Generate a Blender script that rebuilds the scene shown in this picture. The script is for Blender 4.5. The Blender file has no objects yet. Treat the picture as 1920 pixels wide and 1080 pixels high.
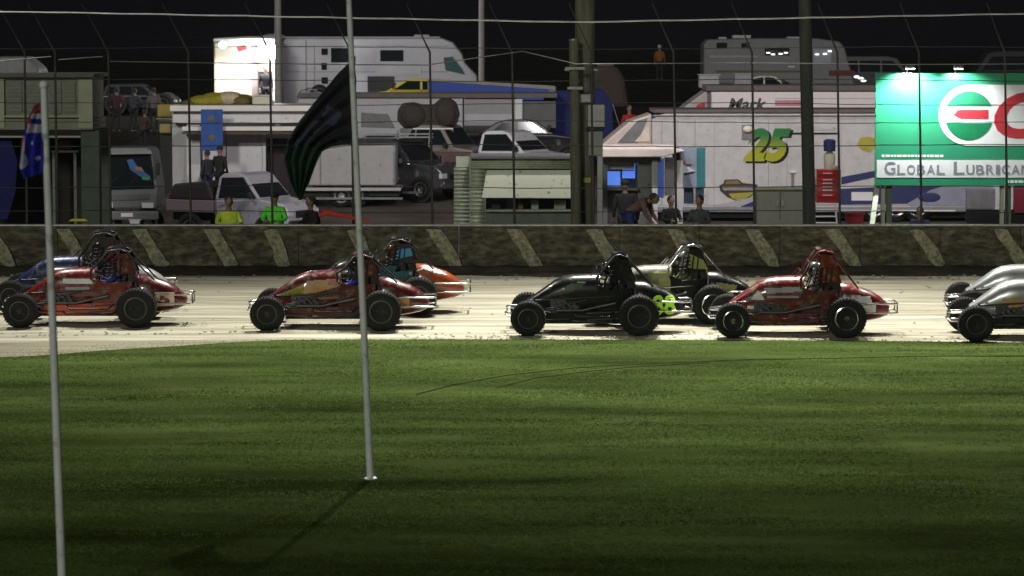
import bpy, bmesh, math, random
import numpy as np
from math import sin, cos, pi, radians, atan, atan2, sqrt
from mathutils import Vector, Matrix
from mathutils.bvhtree import BVHTree
random.seed(7); rng = np.random.default_rng(7)
sc = bpy.context.scene
col = sc.collection
# ------------------------------------------------------------------ camera
F = 6000.0; H = 5.5; PITCH = atan(470/F)
cam = bpy.data.cameras.new('camera'); cam.lens = 36*F/1920; cam.sensor_width = 36
cam.dof.use_dof = True; cam.dof.focus_distance = 61; cam.dof.aperture_fstop = 2.8
cam.clip_start = .5; cam.clip_end = 4000
camo = bpy.data.objects.new('camera', cam); col.objects.link(camo)
camo.location = (0, 0, H); camo.rotation_euler = (pi/2-PITCH, 0, 0)
sc.camera = camo
# ------------------------------------------------------------------ world: night sky
w = bpy.data.worlds.new('World'); sc.world = w; w.use_nodes = True
nt = w.node_tree; bg = nt.nodes['Background']
sky = nt.nodes.new('ShaderNodeTexSky'); sky.sky_type = 'NISHITA'; sky.sun_disc = False
sky.sun_elevation = radians(-3); sky.sun_rotation = radians(200)
night = nt.nodes.new('ShaderNodeMix'); night.data_type = 'RGBA'; night.blend_type = 'ADD'; night.inputs[0].default_value = 1
night.inputs[7].default_value = (.016, .016, .024, 1)      # faint blue tone added to the night sky
nt.links.new(sky.outputs[0], night.inputs[6]); nt.links.new(night.outputs[2], bg.inputs[0]); bg.inputs[1].default_value = 0.15
vs = sc.view_settings; vs.view_transform = 'Standard'; vs.look = 'None'; vs.exposure = 0; vs.gamma = 1
vs.use_curve_mapping = False
# ------------------------------------------------------------------ lamps of the ground (floodlights on poles)
def spot(name, loc, target, power, colr, size=70, blend=.6, radius=.35):
    l = bpy.data.lights.new(name, 'SPOT'); l.energy = power; l.color = colr
    l.spot_size = radians(size); l.spot_blend = blend; l.shadow_soft_size = radius
    o = bpy.data.objects.new(name, l); col.objects.link(o); o.location = loc
    d = Vector(target)-Vector(loc); o.rotation_euler = d.to_track_quat('-Z', 'Y').to_euler()
    return o
TRK = (1.0, .985, .88)
for lx, tx, pw in ((-17, -11, 5000), (1.35, 0, 10500), (6.0, 8, 8500), (21, 15, 4500)):
    spot('track_floodlight', (lx, 72.3, 25.5), (tx, 55.6, 0), pw*6.0, TRK, 60, 1, .25)
PIT = (1.0, .93, .95)
for lx, tx, pw in ((-17, -12, 6500), (1.35, -3, 9000), (6.45, 8, 9500), (21, 14, 6500)):
    spot('pit_floodlight', (lx, 73.6, 13.2), (tx, 98, 1.0), pw*.40, PIT, 118, .55, .3)
# stand lights on the near side, far and weak
sun = bpy.data.lights.new('grandstand_lights', 'SUN'); sun.energy = .72; sun.angle = radians(7); sun.color = (.97, 1, .86)
so = bpy.data.objects.new('grandstand_lights', sun); col.objects.link(so)
so.rotation_euler = (radians(70), 0, radians(-20))

# ------------------------------------------------------------------ helpers
cP, sP = cos(PITCH), sin(PITCH)
def W(px, py, Y):
    dx = (px-960)/F; dy = (540-py)/F
    ry = cP+dy*sP; rz = -sP+dy*cP; t = Y/ry
    return Vector((dx*t, Y, H+rz*t))
def sm(a, b, x):
    t = min(1, max(0, (x-a)/(b-a))); return t*t*(3-2*t)
def gz(x, y):
    if y < 58: return 0.0
    if y < 70.4: return .031*(y-58)
    if y < 73: return .384*(1-sm(70.4, 73, y))
    if y < 84: return 0.0
    if y < 104: return 1.0*(y-84)/20
    if y < 120: return 1.0+2.0*(y-104)/16
    return 3.0+.4*sm(120, 220, y)

MATS = {}
def M(name, c=(.5, .5, .5), rough=.5, metal=0, var=.12, scale=4, bump=0, bscale=40, coat=0, emis=None, es=1, dirt=0,
      dirtc=(.10, .085, .06), stretch=None, spec=None):
    if name in MATS: return MATS[name]
    m = bpy.data.materials.new(name); m.use_nodes = True; n = m.node_tree.nodes; L = m.node_tree.links
    b = n['Principled BSDF']; b.inputs['Roughness'].default_value = rough; b.inputs['Metallic'].default_value = metal
    if coat: b.inputs['Coat Weight'].default_value = coat; b.inputs['Coat Roughness'].default_value = .08
    if spec is not None: b.inputs['Specular IOR Level'].default_value = spec
    tc = n.new('ShaderNodeTexCoord'); mp = n.new('ShaderNodeMapping'); L.new(tc.outputs['Object'], mp.inputs[0])
    if stretch: mp.inputs['Scale'].default_value = stretch
    nz = n.new('ShaderNodeTexNoise'); nz.inputs['Scale'].default_value = scale; nz.inputs['Detail'].default_value = 6
    L.new(mp.outputs[0], nz.inputs[0])
    r = n.new('ShaderNodeValToRGB'); L.new(nz.outputs[0], r.inputs[0])
    r.color_ramp.elements[0].position = .3; r.color_ramp.elements[1].position = .7
    r.color_ramp.elements[0].color = tuple(max(0, v*(1-var)) for v in c)+(1,)
    r.color_ramp.elements[1].color = tuple(min(1, v*(1+var)) for v in c)+(1,)
    out = r.outputs[0]
    if dirt:
        n2 = n.new('ShaderNodeTexNoise'); n2.inputs['Scale'].default_value = scale*1.7; n2.inputs['Detail'].default_value = 8
        n2.inputs['Roughness'].default_value = .65
        L.new(mp.outputs[0], n2.inputs[0])
        r2 = n.new('ShaderNodeValToRGB'); L.new(n2.outputs[0], r2.inputs[0])
        r2.color_ramp.elements[0].position = .62-dirt*.35; r2.color_ramp.elements[1].position = .75-dirt*.1
        mx = n.new('ShaderNodeMix'); mx.data_type = 'RGBA'
        L.new(r2.outputs[0], mx.inputs[0]); L.new(out, mx.inputs[6]); mx.inputs[7].default_value = dirtc+(1,)
        out = mx.outputs[2]
        mr = n.new('ShaderNodeMapRange'); mr.inputs[3].default_value = rough; mr.inputs[4].default_value = .85
        L.new(r2.outputs[0], mr.inputs[0]); L.new(mr.outputs[0], b.inputs['Roughness'])
    L.new(out, b.inputs['Base Color'])
    if bump:
        n3 = n.new('ShaderNodeTexNoise'); n3.inputs['Scale'].default_value = bscale; n3.inputs['Detail'].default_value = 5
        L.new(mp.outputs[0], n3.inputs[0])
        bp = n.new('ShaderNodeBump'); bp.inputs['Strength'].default_value = bump; bp.inputs['Distance'].default_value = .02
        L.new(n3.outputs[0], bp.inputs['Height']); L.new(bp.outputs[0], b.inputs['Normal'])
    if emis:
        b.inputs['Emission Color'].default_value = emis+(1,); b.inputs['Emission Strength'].default_value = es
    MATS[name] = m; return m

ORG = {}
class MB:
    def __init__(s): s.v = []; s.f = []; s.mi = []; s.cur = 0
    def add(s, vs, fs):
        o = len(s.v); s.v += [tuple(v) for v in vs]; s.f += [[i+o for i in f] for f in fs]; s.mi += [s.cur]*len(fs); return s
    def box(s, a, b):
        x0, y0, z0 = [min(a[i], b[i]) for i in range(3)]; x1, y1, z1 = [max(a[i], b[i]) for i in range(3)]
        return s.add([(x0,y0,z0),(x1,y0,z0),(x1,y1,z0),(x0,y1,z0),(x0,y0,z1),(x1,y0,z1),(x1,y1,z1),(x0,y1,z1)],
                     [(0,3,2,1),(4,5,6,7),(0,1,5,4),(1,2,6,5),(2,3,7,6),(3,0,4,7)])
    def prism(s, pts, y0, y1):            # pts in (x,z); extruded along y
        n = len(pts); a = sum(pts[i][0]*pts[(i+1)%n][1]-pts[(i+1)%n][0]*pts[i][1] for i in range(n))
        if a < 0: pts = pts[::-1]
        vs = [(p[0], y0, p[1]) for p in pts]+[(p[0], y1, p[1]) for p in pts]
        fs = [tuple(range(n)), tuple(range(2*n-1, n-1, -1))]+[(i, n+i, n+(i+1)%n, (i+1)%n) for i in range(n)]
        return s.add(vs, fs)
    def loft(s, rings, cap=True, closed=True):
        n = len(rings[0]); vs = [p for r in rings for p in r]; fs = []
        for k in range(len(rings)-1):
            for i in range(n if closed else n-1):
                j = (i+1) % n; fs.append((k*n+i, k*n+j, (k+1)*n+j, (k+1)*n+i))
        if cap and closed: fs += [tuple(range(n-1, -1, -1)), tuple(range((len(rings)-1)*n, len(rings)*n))]
        return s.add(vs, fs)
    def tube(s, pts, r, seg=8, cap=True):
        P = [Vector(p) for p in pts]; rs = r if isinstance(r, (list, tuple)) else [r]*len(P); rings = []
        up = None
        for i, p in enumerate(P):
            d = ((P[i+1]-p).normalized() if i < len(P)-1 else Vector()) + ((p-P[i-1]).normalized() if i else Vector())
            if d.length < 1e-6: d = Vector((1, 0, 0))
            d.normalize()
            if up is None:
                up = Vector((0, 0, 1)) if abs(d.z) < .9 else Vector((1, 0, 0))
            a = d.cross(up).normalized(); b = a.cross(d).normalized(); up = b
            rings.append([p+(a*cos(2*pi*k/seg)+b*sin(2*pi*k/seg))*rs[i] for k in range(seg)])
        return s.loft(rings, cap)
    def lathe(s, prof, c, axis='y', seg=32):   # prof: (offset along axis, radius)
        rings = []
        for (a, r) in prof:
            ring = []
            for k in range(seg):
                t = 2*pi*k/seg
                if axis == 'y': ring.append((c[0]+r*cos(t), c[1]+a, c[2]+r*sin(t)))
                elif axis == 'z': ring.append((c[0]+r*cos(t), c[1]+r*sin(t), c[2]+a))
                else: ring.append((c[0]+a, c[1]+r*cos(t), c[2]+r*sin(t)))
            rings.append(ring)
        return s.loft(rings)
    def ell(s, c, r, seg=16, rings=10, noise=0):
        rr = []
        for i in range(1, rings):
            t = pi*i/rings
            rr.append([(c[0]+r[0]*sin(t)*cos(2*pi*k/seg)*(1+noise*random.uniform(-1, 1)), c[1]+r[1]*sin(t)*sin(2*pi*k/seg)*(1+noise*random.uniform(-1, 1)), c[2]-r[2]*cos(t)) for k in range(seg)])
        return s.loft(rr)
    def mesh(s, me, T=None):
        vs = [(T @ v.co) if T else v.co.copy() for v in me.vertices]
        return s.add(vs, [tuple(p.vertices) for p in me.polygons])
    def build(s, name, mats, parent=None, smooth=None, bevel=0, kind=None, loc=None):
        me = bpy.data.meshes.new(name); off = Vector(ORG.get(parent.name, (0, 0, 0))) if parent else Vector(loc or (0, 0, 0))
        me.from_pydata([tuple(Vector(v)-off) for v in s.v], [], s.f)
        for m in (mats if isinstance(mats, (list, tuple)) else [mats]): me.materials.append(m)
        if any(s.mi): me.polygons.foreach_set('material_index', s.mi)
        bm = bmesh.new(); bm.from_mesh(me); bmesh.ops.recalc_face_normals(bm, faces=bm.faces); bm.to_mesh(me); bm.free()
        if smooth is not None:
            me.polygons.foreach_set('use_smooth', [True]*len(me.polygons)); me.set_sharp_from_angle(angle=radians(smooth))
        me.update()
        o = bpy.data.objects.new(name, me); col.objects.link(o)
        if parent: o.parent = parent; ORG[o.name] = tuple(off)
        else: o.location = off; ORG[o.name] = tuple(off)
        if bevel:
            bv = o.modifiers.new('bevel', 'BEVEL'); bv.width = bevel; bv.segments = 2; bv.limit_method = 'ANGLE'; bv.angle_limit = radians(40)
        if kind: o['kind'] = kind
        return o
def tag(o, label, cat, group=None):
    o['label'] = label; o['category'] = cat
    if group: o['group'] = group
    return o
def empty(name, loc, label, cat, group=None, rz=0, local=False):
    o = bpy.data.objects.new(name, None); col.objects.link(o); o.location = loc; o.rotation_euler = (0, 0, rz)
    o.empty_display_size = .2; ORG[o.name] = (0, 0, 0) if local else tuple(loc)
    return tag(o, label, cat, group)

class T:
    """a thing of the pit area, laid out on its own plane Y"""
    def __init__(s, name, label, cat, Y, px, group=None, z=None):
        s.Y = Y; x = W(px, 400, Y).x
        s.o = empty(name, (x, Y, gz(x, Y) if z is None else z), label, cat, group); s.base = s.o.location.z
    def zc(s, p):
        v = W(p[0], p[1], s.Y) if p[1] is not None else None
        return (W(p[0], 400, s.Y).x, s.base+.0 if v is None else v.z)
    def x(s, px): return W(px, 400, s.Y).x
    def z(s, py): return s.base if py is None else W(960, py, s.Y).z
    def box(s, part, mat, x0, y0, x1, y1, d0=0, d1=1, parent=None, bevel=0, **k):
        b = MB().box((s.x(x0), s.Y+d0, s.z(y0)), (s.x(x1), s.Y+d1, s.z(y1)))
        return b.build(part, mat, parent or s.o, bevel=bevel, **k)
    def poly(s, part, mat, pts, d0=0, d1=.02, parent=None, bevel=0, **k):
        b = MB().prism([(s.x(p[0]), s.z(p[1])) for p in pts], s.Y+d0, s.Y+d1)
        return b.build(part, mat, parent or s.o, bevel=bevel, **k)
    def tube(s, part, mat, pts, r, parent=None, seg=8):
        b = MB().tube([(s.x(p[0]), s.Y+p[2], s.z(p[1])) for p in pts], r, seg)
        return b.build(part, mat, parent or s.o, smooth=50)
    def ell(s, part, mat, px, py, d, rx, ry, rz, parent=None, noise=0):
        return MB().ell((s.x(px), s.Y+d, s.z(py)), (rx, ry, rz), noise=noise).build(part, mat, parent or s.o, smooth=60)
    def wheel(s, px, d, r=.35, wd=.22, zc=None, parent=None):
        c = (s.x(px), s.Y+d, (s.base if zc is None else zc)+r)
        rim = MB().lathe([(-.02, .01), (-.03, r*.25), (.02, r*.3), (-.01, r*.55), (-.03, r*.62), (wd, r*.62)], c, seg=20).build('wheel', MAT_RIM, parent or s.o, smooth=40)
        MB().lathe([(0, r*.62), (-.02, r*.7), (0, r*.93), (.04, r), (wd-.04, r), (wd, r*.93), (wd, r*.6)], c, seg=24).build('tyre', MAT_TYRE, rim, smooth=40)
        return rim
TXT = {}
def text_mesh(body, bold=0., shear=0.):
    k = (body, bold, shear)
    if k in TXT: return TXT[k]
    cu = bpy.data.curves.new('lettering', 'FONT'); cu.body = body; cu.offset = bold; cu.shear = shear; cu.extrude = .02
    cu.resolution_u = 4
    o = bpy.data.objects.new('lettering', cu); col.objects.link(o)
    dg = bpy.context.evaluated_depsgraph_get(); me = bpy.data.meshes.new_from_object(o.evaluated_get(dg))
    bpy.data.objects.remove(o); TXT[k] = me; return me
def text_mb(body, x0, z0, x1, z1, y, th=.004, bold=0., shear=0., mb=None):
    me = text_mesh(body, bold, shear); xs = [v.co.x for v in me.vertices]; ys = [v.co.y for v in me.vertices]
    ax, bx, ay, by = min(xs), max(xs), min(ys), max(ys); mb = mb or MB()
    vs = [(x0+(v.co.x-ax)/(bx-ax)*(x1-x0), y-th*.5-(v.co.z/.02)*th*.5, z0+(v.co.y-ay)/(by-ay)*(z1-z0)) for v in me.vertices]
    return mb.add(vs, [tuple(p.vertices) for p in me.polygons])
def inside(p, poly):
    c = False; n = len(poly); x, y = p
    for i in range(n):
        x1, y1 = poly[i]; x2, y2 = poly[(i+1) % n]
        if (y1 > y) != (y2 > y) and x < (x2-x1)*(y-y1)/(y2-y1)+x1: c = not c
    return c
def bvh_of(mb): return BVHTree.FromPolygons([Vector(v) for v in mb.v], mb.f)
def decal(poly, bvh, axis='y', sgn=-1, cell=.03, off=.006, mb=None, th=.0):
    """polygon given in the plane across the axis, projected on the surface from the side sgn"""
    us = [p[0] for p in poly]; ws = [p[1] for p in poly]; mb = mb or MB(); cache = {}
    nu = int((max(us)-min(us))/cell)+1; nw = int((max(ws)-min(ws))/cell)+1; u0, w0 = min(us), min(ws)
    def hit(i, j):
        if (i, j) in cache: return cache[i, j]
        u = u0+i*cell; v = w0+j*cell
        if axis == 'y': o = Vector((u, 9*sgn, v)); d = Vector((0, -sgn, 0))
        elif axis == 'x': o = Vector((9*sgn, u, v)); d = Vector((-sgn, 0, 0))
        else: o = Vector((u, v, 9*sgn)); d = Vector((0, 0, -sgn))
        h = bvh.ray_cast(o, d); r = None
        if h[0] is not None:
            nn = h[1] if h[1].dot(d) < 0 else -h[1]
            r = h[0]+nn*off
        cache[i, j] = r; return r
    idx = {}; vs = []; fs = []
    for i in range(nu):
        for j in range(nw):
            if inside((u0+(i+.5)*cell, w0+(j+.5)*cell), poly):
                q = [hit(i, j), hit(i+1, j), hit(i+1, j+1), hit(i, j+1)]
                if any(a is None for a in q) or max((q[0]-q[2]).length, (q[1]-q[3]).length) > cell*5: continue
                f = []
                for kk, a in zip(((i, j), (i+1, j), (i+1, j+1), (i, j+1)), q):
                    if kk not in idx: idx[kk] = len(vs); vs.append(a)
                    f.append(idx[kk])
                fs.append(f)
    mb.add(vs, fs); return mb
def decal_text(body, x0, z0, x1, z1, bvh, bold=0., shear=0., off=.012, mb=None):
    t = text_mb(body, x0, z0, x1, z1, 0, .006, bold, shear); mb = mb or MB(); vs = []
    for v in t.v:
        h = bvh.ray_cast(Vector((v[0], -9, v[2])), Vector((0, 1, 0)))
        vs.append((v[0], (h[0].y if h[0] is not None else -.3)-off+v[1], v[2]))
    return mb.add(vs, t.f)

# ------------------------------------------------------------------ materials
MAT_TYRE = M('tyre_rubber', (.012, .012, .012), .7, spec=.2, var=.3, bump=.3, dirt=.15, dirtc=(.05, .042, .03))
MAT_RIM = M('alloy', (.45, .45, .46), .35, .9, dirt=.25)
DRIM = M('dull_wheel_cover', (.10, .10, .095), .5, .5, dirt=.4)
GLASS = M('dark_glass', (.012, .016, .018), .07, 0, var=.1, coat=.4)
CHROME = M('chrome_tube', (.75, .75, .76), .18, 1, var=.05)
BLK = M('black_satin', (.012, .012, .014), .4, var=.2)
DKSTEEL = M('dark_steel', (.10, .10, .105), .45, .7, var=.2)
GALV = M('galvanised', (.42, .43, .44), .38, .8, var=.2, scale=9)
WHT = M('white_paint', (.74, .72, .72), .45, var=.05, scale=2, dirt=.12, dirtc=(.4, .37, .33))
WHT2 = M('white_gloss', (.78, .78, .78), .3, var=.04, coat=.5)
GREYP = M('grey_panel', (.42, .41, .42), .5, var=.08, scale=2, dirt=.15, dirtc=(.28, .26, .24))
GREYM = M('mid_grey', (.2, .2, .205), .5, var=.15, dirt=.15)
CREAM = M('cream_panel', (.62, .58, .46), .55, var=.07, scale=2)
RUBB = M('black_rubber_trim', (.02, .02, .02), .6)

# ------------------------------------------------------------------ setting: sheets of ground
def grid(name, xs, ys, zf, mat, kind='structure', smooth=True):
    nx, ny = len(xs), len(ys)
    v = [(x, y, zf(x, y)) for y in ys for x in xs]
    f = [(j*nx+i, j*nx+i+1, (j+1)*nx+i+1, (j+1)*nx+i) for j in range(ny-1) for i in range(nx-1)]
    me = bpy.data.meshes.new(name); me.from_pydata(v, [], f); me.materials.append(mat)
    if smooth: me.polygons.foreach_set('use_smooth', [True]*len(f))
    o = bpy.data.objects.new(name, me); col.objects.link(o); o['kind'] = kind; return o
from mathutils.noise import noise as mn, fractal
def edge(x):     # where the turf meets the clay, a slow curve
    return 58.25-.0055*max(0, x)**2*1.1-.004*max(0, x)+.05*mn(Vector((x*1.3, 3, 0)))-(.045*(max(0, -x-3))**1.5)
def lin(a, b, n): return [a+(b-a)*i/(n-1) for i in range(n)]

gm = M('turf_soil', (.046, .064, .019), 1.0, spec=.0, var=.65, scale=.5, bump=.6, bscale=30, dirt=.12, dirtc=(.05, .05, .022), stretch=(.35, 1, 1))
grid('infield', lin(-60, 60, 3)[:1]+lin(-16, 16, 129)+[60], [-60, 0]+lin(24, 57, 34)+['e'] if False else [-60, 0]+lin(24, 56, 33), lambda x, y: 0.0, gm)
# strip of turf between the straight sheet and the clay edge
xs = [-60]+lin(-16, 16, 257)+[60]
def sheet2(name, xs, rows, mat):     # rows: functions x -> (y, z)
    nx = len(xs); v = [(x,)+tuple(r(x)) for r in rows for x in xs]
    f = [(j*nx+i, j*nx+i+1, (j+1)*nx+i+1, (j+1)*nx+i) for j in range(len(rows)-1) for i in range(nx-1)]
    me = bpy.data.meshes.new(name); me.from_pydata(v, [], f); me.materials.append(mat)
    me.polygons.foreach_set('use_smooth', [True]*len(f))
    o = bpy.data.objects.new(name, me); col.objects.link(o); o['kind'] = 'structure'; return o
sheet2('infield_edge', xs, [lambda x: (56, 0), lambda x: (edge(x)-.3, 0), lambda x: (edge(x)-.02, -.004)], gm)
# clay track
def clay():
    m = M('track_clay', (.375, .352, .28), .9, spec=.15, var=.35, scale=1.1, bump=.5, bscale=14, stretch=(.13, 1.9, 1), dirt=.55, dirtc=(.17, .15, .105))
    return m
def tz(x, y):
    n = .018*mn(Vector((x*.35, y*2.2, 1)))+.012*mn(Vector((x*1.1, y*5, 5)))
    e = sm(69.2, 70.1, y)*.10*(.6+mn(Vector((x*.9, y, 8))))
    return gz(x, y)+.006+n*min(1, (y-56)/2)+e
rows = []
for k in range(64):
    t = k/63
    rows.append((lambda t: (lambda x: (edge(x)-.03+(70.25-edge(x)+.03)*t, tz(x, edge(x)-.03+(70.25-edge(x)+.03)*t) if t > 0 else -.01)))(t))
track = sheet2('track', [-60]+lin(-16, 16, 257)+[60], rows, clay())
pitm = M('pit_ground_dirt', (.10, .085, .07), .9, spec=.1, var=.35, scale=.6, bump=.5)
hillm = M('hill_grass', (.028, .026, .022), .95, spec=0, var=.4, scale=.4, bump=.6, bscale=8)
grid('pit_ground', lin(-60, 60, 41), [70.2, 70.6, 71.2, 71.8, 72.4, 73]+lin(75, 84, 4)+lin(86, 104, 10), lambda x, y: gz(x, y), pitm)
grid('hillside', lin(-90, 90, 91), lin(104, 124, 25)+lin(128, 220, 24), lambda x, y: gz(x, y)+.12*mn(Vector((x*.2, y*.2, 2)))*sm(104, 106, y), hillm)
grid('far_field', lin(-420, 420, 11), [220, 300, 400, 480], lambda x, y: 3.4-.0 if y > 221 else 3.36, hillm)

# ------------------------------------------------------------------ people
def skinned(graph, name, lvl=2):
    """graph: {joint: (pos, r)} and edges"""
    J, E, root = graph
    names = list(J); me = bpy.data.meshes.new(name)
    me.from_pydata([J[n][0] for n in names], [(names.index(a), names.index(b)) for a, b in E], [])
    o = bpy.data.objects.new(name, me); col.objects.link(o)
    md = o.modifiers.new('skin', 'SKIN'); md.use_smooth_shade = True
    sv = me.skin_vertices[0].data
    for i, n in enumerate(names):
        r = J[n][1]; r = (r, r) if not isinstance(r, tuple) else r
        sv[i].radius = r; sv[i].use_root = (n == root)
    s2 = o.modifiers.new('sub', 'SUBSURF'); s2.levels = lvl; s2.render_levels = lvl
    dg = bpy.context.evaluated_depsgraph_get(); out = bpy.data.meshes.new_from_object(o.evaluated_get(dg))
    bpy.data.objects.remove(o)
    out.polygons.foreach_set('use_smooth', [True]*len(out.polygons)); return out
POSE = {}
def pose_joints(pose):
    J = dict(pel=(0,0,.95), sp=(0,0,1.12), c2=(0,0,0), ch=(0,0,1.34), nk=(0,0,1.49), hd=(0,-.01,1.60), tp=(0,0,1.70))
    for s, k in ((1, 'l'), (-1, 'r')):
        J.update({'sh'+k:(.18*s,0,1.41), 'el'+k:(.25*s,.03,1.13), 'wr'+k:(.25*s,-.07,.90), 'ha'+k:(.25*s,-.10,.83),
                  'hi'+k:(.09*s,0,.90), 'kn'+k:(.11*s,-.02,.49), 'an'+k:(.11*s,.02,.09), 'to'+k:(.12*s,-.15,.04)})
    if pose == 'lean':      # forearms forward on the wall top
        for s, k in ((1, 'l'), (-1, 'r')):
            J.update({'el'+k:(.27*s,-.12,1.17), 'wr'+k:(.12*s,-.36,1.14), 'ha'+k:(.05*s,-.42,1.13)})
        for a in ('ch', 'nk', 'hd', 'tp'): x, y, z = J[a]; J[a] = (x, y-.10, z-.03)
        for a in ('shl', 'shr'): x, y, z = J[a]; J[a] = (x, y-.09, z-.03)
    if pose == 'bend':
        up = {'sp':(0,-.10,1.05), 'ch':(0,-.30,1.15), 'nk':(.0,-.43,1.20), 'hd':(0,-.52,1.22), 'tp':(0,-.60,1.27)}
        J.update(up)
        for s, k in ((1, 'l'), (-1, 'r')):
            J.update({'sh'+k:(.18*s,-.36,1.20), 'el'+k:(.24*s,-.42,.92), 'wr'+k:(.18*s,-.55,.76), 'ha'+k:(.17*s,-.60,.71), 'kn'+k:(.12*s,-.12,.50)})
    if pose == 'drive':     # seated, facing -Y, hands on the wheel; origin under the seat at car floor
        J = dict(pel=(0,.10,.16), sp=(0,.15,.34), ch=(0,.17,.58), nk=(0,.14,.74), hd=(0,.10,.86), tp=(0,.10,.95))
        for s, k in ((1, 'l'), (-1, 'r')):
            J.update({'sh'+k:(.18*s,.15,.65), 'el'+k:(.27*s,-.06,.48), 'wr'+k:(.16*s,-.28,.52), 'ha'+k:(.14*s,-.34,.55),
                      'hi'+k:(.10*s,.04,.14), 'kn'+k:(.15*s,-.38,.30), 'an'+k:(.12*s,-.72,.10), 'to'+k:(.12*s,-.84,.16)})
    J = {k: Vector(v) for k, v in J.items()}; J['c2'] = J['ch']*.42+J['nk']*.58
    return J
RAD = dict(pel=(.15,.11), sp=(.135,.10), ch=(.165,.11), c2=(.115,.08), nk=.055, hd=(.075,.09), tp=(.06,.07), sh=.062, el=.042, wr=.029, ha=(.04,.025), hi=.09, kn=.057, an=.042, to=.038)
def person_meshes(pose):
    if pose in POSE: return POSE[pose]
    J = pose_joints(pose)
    def g(names, edges, k, over={}):
        return ({n: (J[n], tuple(v*k for v in r) if isinstance(r, tuple) else r*k) for n in names for r in [over.get(n[:2] if n[:2] in over else n, RAD.get(n, RAD.get(n[:2])))]}, edges, names[0])
    allj = ['pel','sp','ch','c2','nk','hd','tp']+[a+s for s in 'lr' for a in ('sh','el','wr','ha','hi','kn','an','to')]
    E = [('pel','sp'),('sp','ch'),('ch','c2'),('c2','nk'),('nk','hd'),('hd','tp')]
    for s in 'lr': E += [('ch','sh'+s),('sh'+s,'el'+s),('el'+s,'wr'+s),('wr'+s,'ha'+s),('pel','hi'+s),('hi'+s,'kn'+s),('kn'+s,'an'+s),('an'+s,'to'+s)]
    body = skinned(g(allj, E, .92), 'body', 2)
    mb = MB().mesh(body); h = (J['hd']+J['tp'])/2
    mb.ell(h, (.078, .10, .118), 18, 12)                                   # skull
    mb.ell(h+Vector((0, -.10, -.015)), (.014, .02, .022), 8, 6)             # nose
    mb.ell(h+Vector((0, -.088, -.06)), (.026, .012, .008), 8, 5)            # mouth
    for s in (1, -1): mb.ell(h+Vector((.08*s, 0, -.01)), (.012, .022, .032), 8, 6)
    for s, k in ((1, 'l'), (-1, 'r')):                                      # five fingers each, curled
        w_, ha = J['wr'+k], J['ha'+k]; d = (ha-w_).normalized(); side = Vector((1, 0, 0)) if abs(d.x) < .8 else Vector((0, 1, 0))
        nrm = d.cross(side).normalized(); side = nrm.cross(d).normalized()
        for q in range(4):
            a = ha+side*(q-1.5)*.019+d*.02; ln = (.062, .072, .068, .052)[q]
            cur = nrm*(-.4 if nrm.y > 0 else .4)
            mb.tube([a, a+d*ln*.5+cur*ln*.15, a+d*ln*.85+cur*ln*.75], [.009, .0085, .006], 6)
        a = w_+d*.03+side*.03; mb.tube([a, a+side*.025+d*.03, a+side*.03+d*.065], [.011, .010, .007], 6)
    top = ['sp','pel','ch','c2','nk']+[a+s for s in 'lr' for a in ('sh','el','wr')]
    Et = [('pel','sp'),('sp','ch'),('ch','c2'),('c2','nk')]+[(a+s if a != 'ch' else 'ch', b+s) for s in 'lr' for a, b in (('ch','sh'),('sh','el'),('el','wr'))]
    shirt = skinned(g(top, Et, 1.2, dict(c2=(.135, .10))), 'jacket', 2)
    Ev = [('pel','sp'),('sp','ch'),('ch','shl'),('ch','shr')]
    vest = skinned(g(['sp','pel','ch','shl','shr'], Ev, 1.24), 'vest', 2)
    leg = ['pel']+[a+s for s in 'lr' for a in ('hi','kn','an')]
    El = [x for s in 'lr' for x in (('pel','hi'+s),('hi'+s,'kn'+s),('kn'+s,'an'+s))]
    trou = skinned(g(leg, El, 1.14), 'trousers', 2)
    POSE[pose] = (mb, shirt, vest, trou, J); return POSE[pose]
SKIN = M('skin', (.30, .18, .13), .5, var=.08)
def cloth(n, c): return M('cloth_'+n, c, .85, var=.2, scale=12, bump=.25, bscale=25)
EYE = M('eye', (.02, .015, .012), .2)
def person(label, loc, rz, pose='stand', top='dark', bottom='navy', vest=None, hat=None, hair=(.05, .035, .025), group=None, scale=1):
    body, shirt, vst, trou, J = person_meshes(pose)
    o = empty('person', loc, label, 'person', group, rz, local=True); o.scale = (scale,)*3
    def ad(me, name, mat):
        m2 = me.copy(); m2.materials.clear(); m2.materials.append(mat); q = bpy.data.objects.new(name, m2); col.objects.link(q); q.parent = o; return q
    key = pose+'_b'
    if key not in POSE:
        b = body.build('body', SKIN, o, smooth=80); POSE[key] = b.data
    else:
        b = bpy.data.objects.new('body', POSE[key]); col.objects.link(b); b.parent = o
    ad(shirt, 'jacket', cloth(*top)); ad(trou, 'trousers', cloth(*bottom))
    if vest: ad(vst, 'vest', cloth(*vest))
    h = (J['hd']+J['tp'])/2; m = MB()
    for s in (1, -1): m.ell(h+Vector((.03*s, -.092, .012)), (.011, .008, .008), 8, 5)
    m.build('eye', EYE, o)
    for s in 'lr': MB().ell(J['to'+s]*.6+J['an'+s]*.4+Vector((0, 0, -.015)), (.052, .14, .05), 10, 6).build('shoe', cloth('shoe', (.02, .02, .02)), o, smooth=60)
    if hat: 
        c = MB().ell(h+Vector((0, .0, .045)), (.098, .112, .09), 16, 8); c.box(h+Vector((-.07, -.19, .05)), h+Vector((.07, -.08, .062)))
        c.build('cap', cloth(*hat), o, smooth=40)
    else: MB().ell(h+Vector((0, .025, .03)), (.09, .105, .108), 16, 8, .05).build('hair', cloth('hair%.2f' % hair[0], hair), o, smooth=60)
    return o
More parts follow.
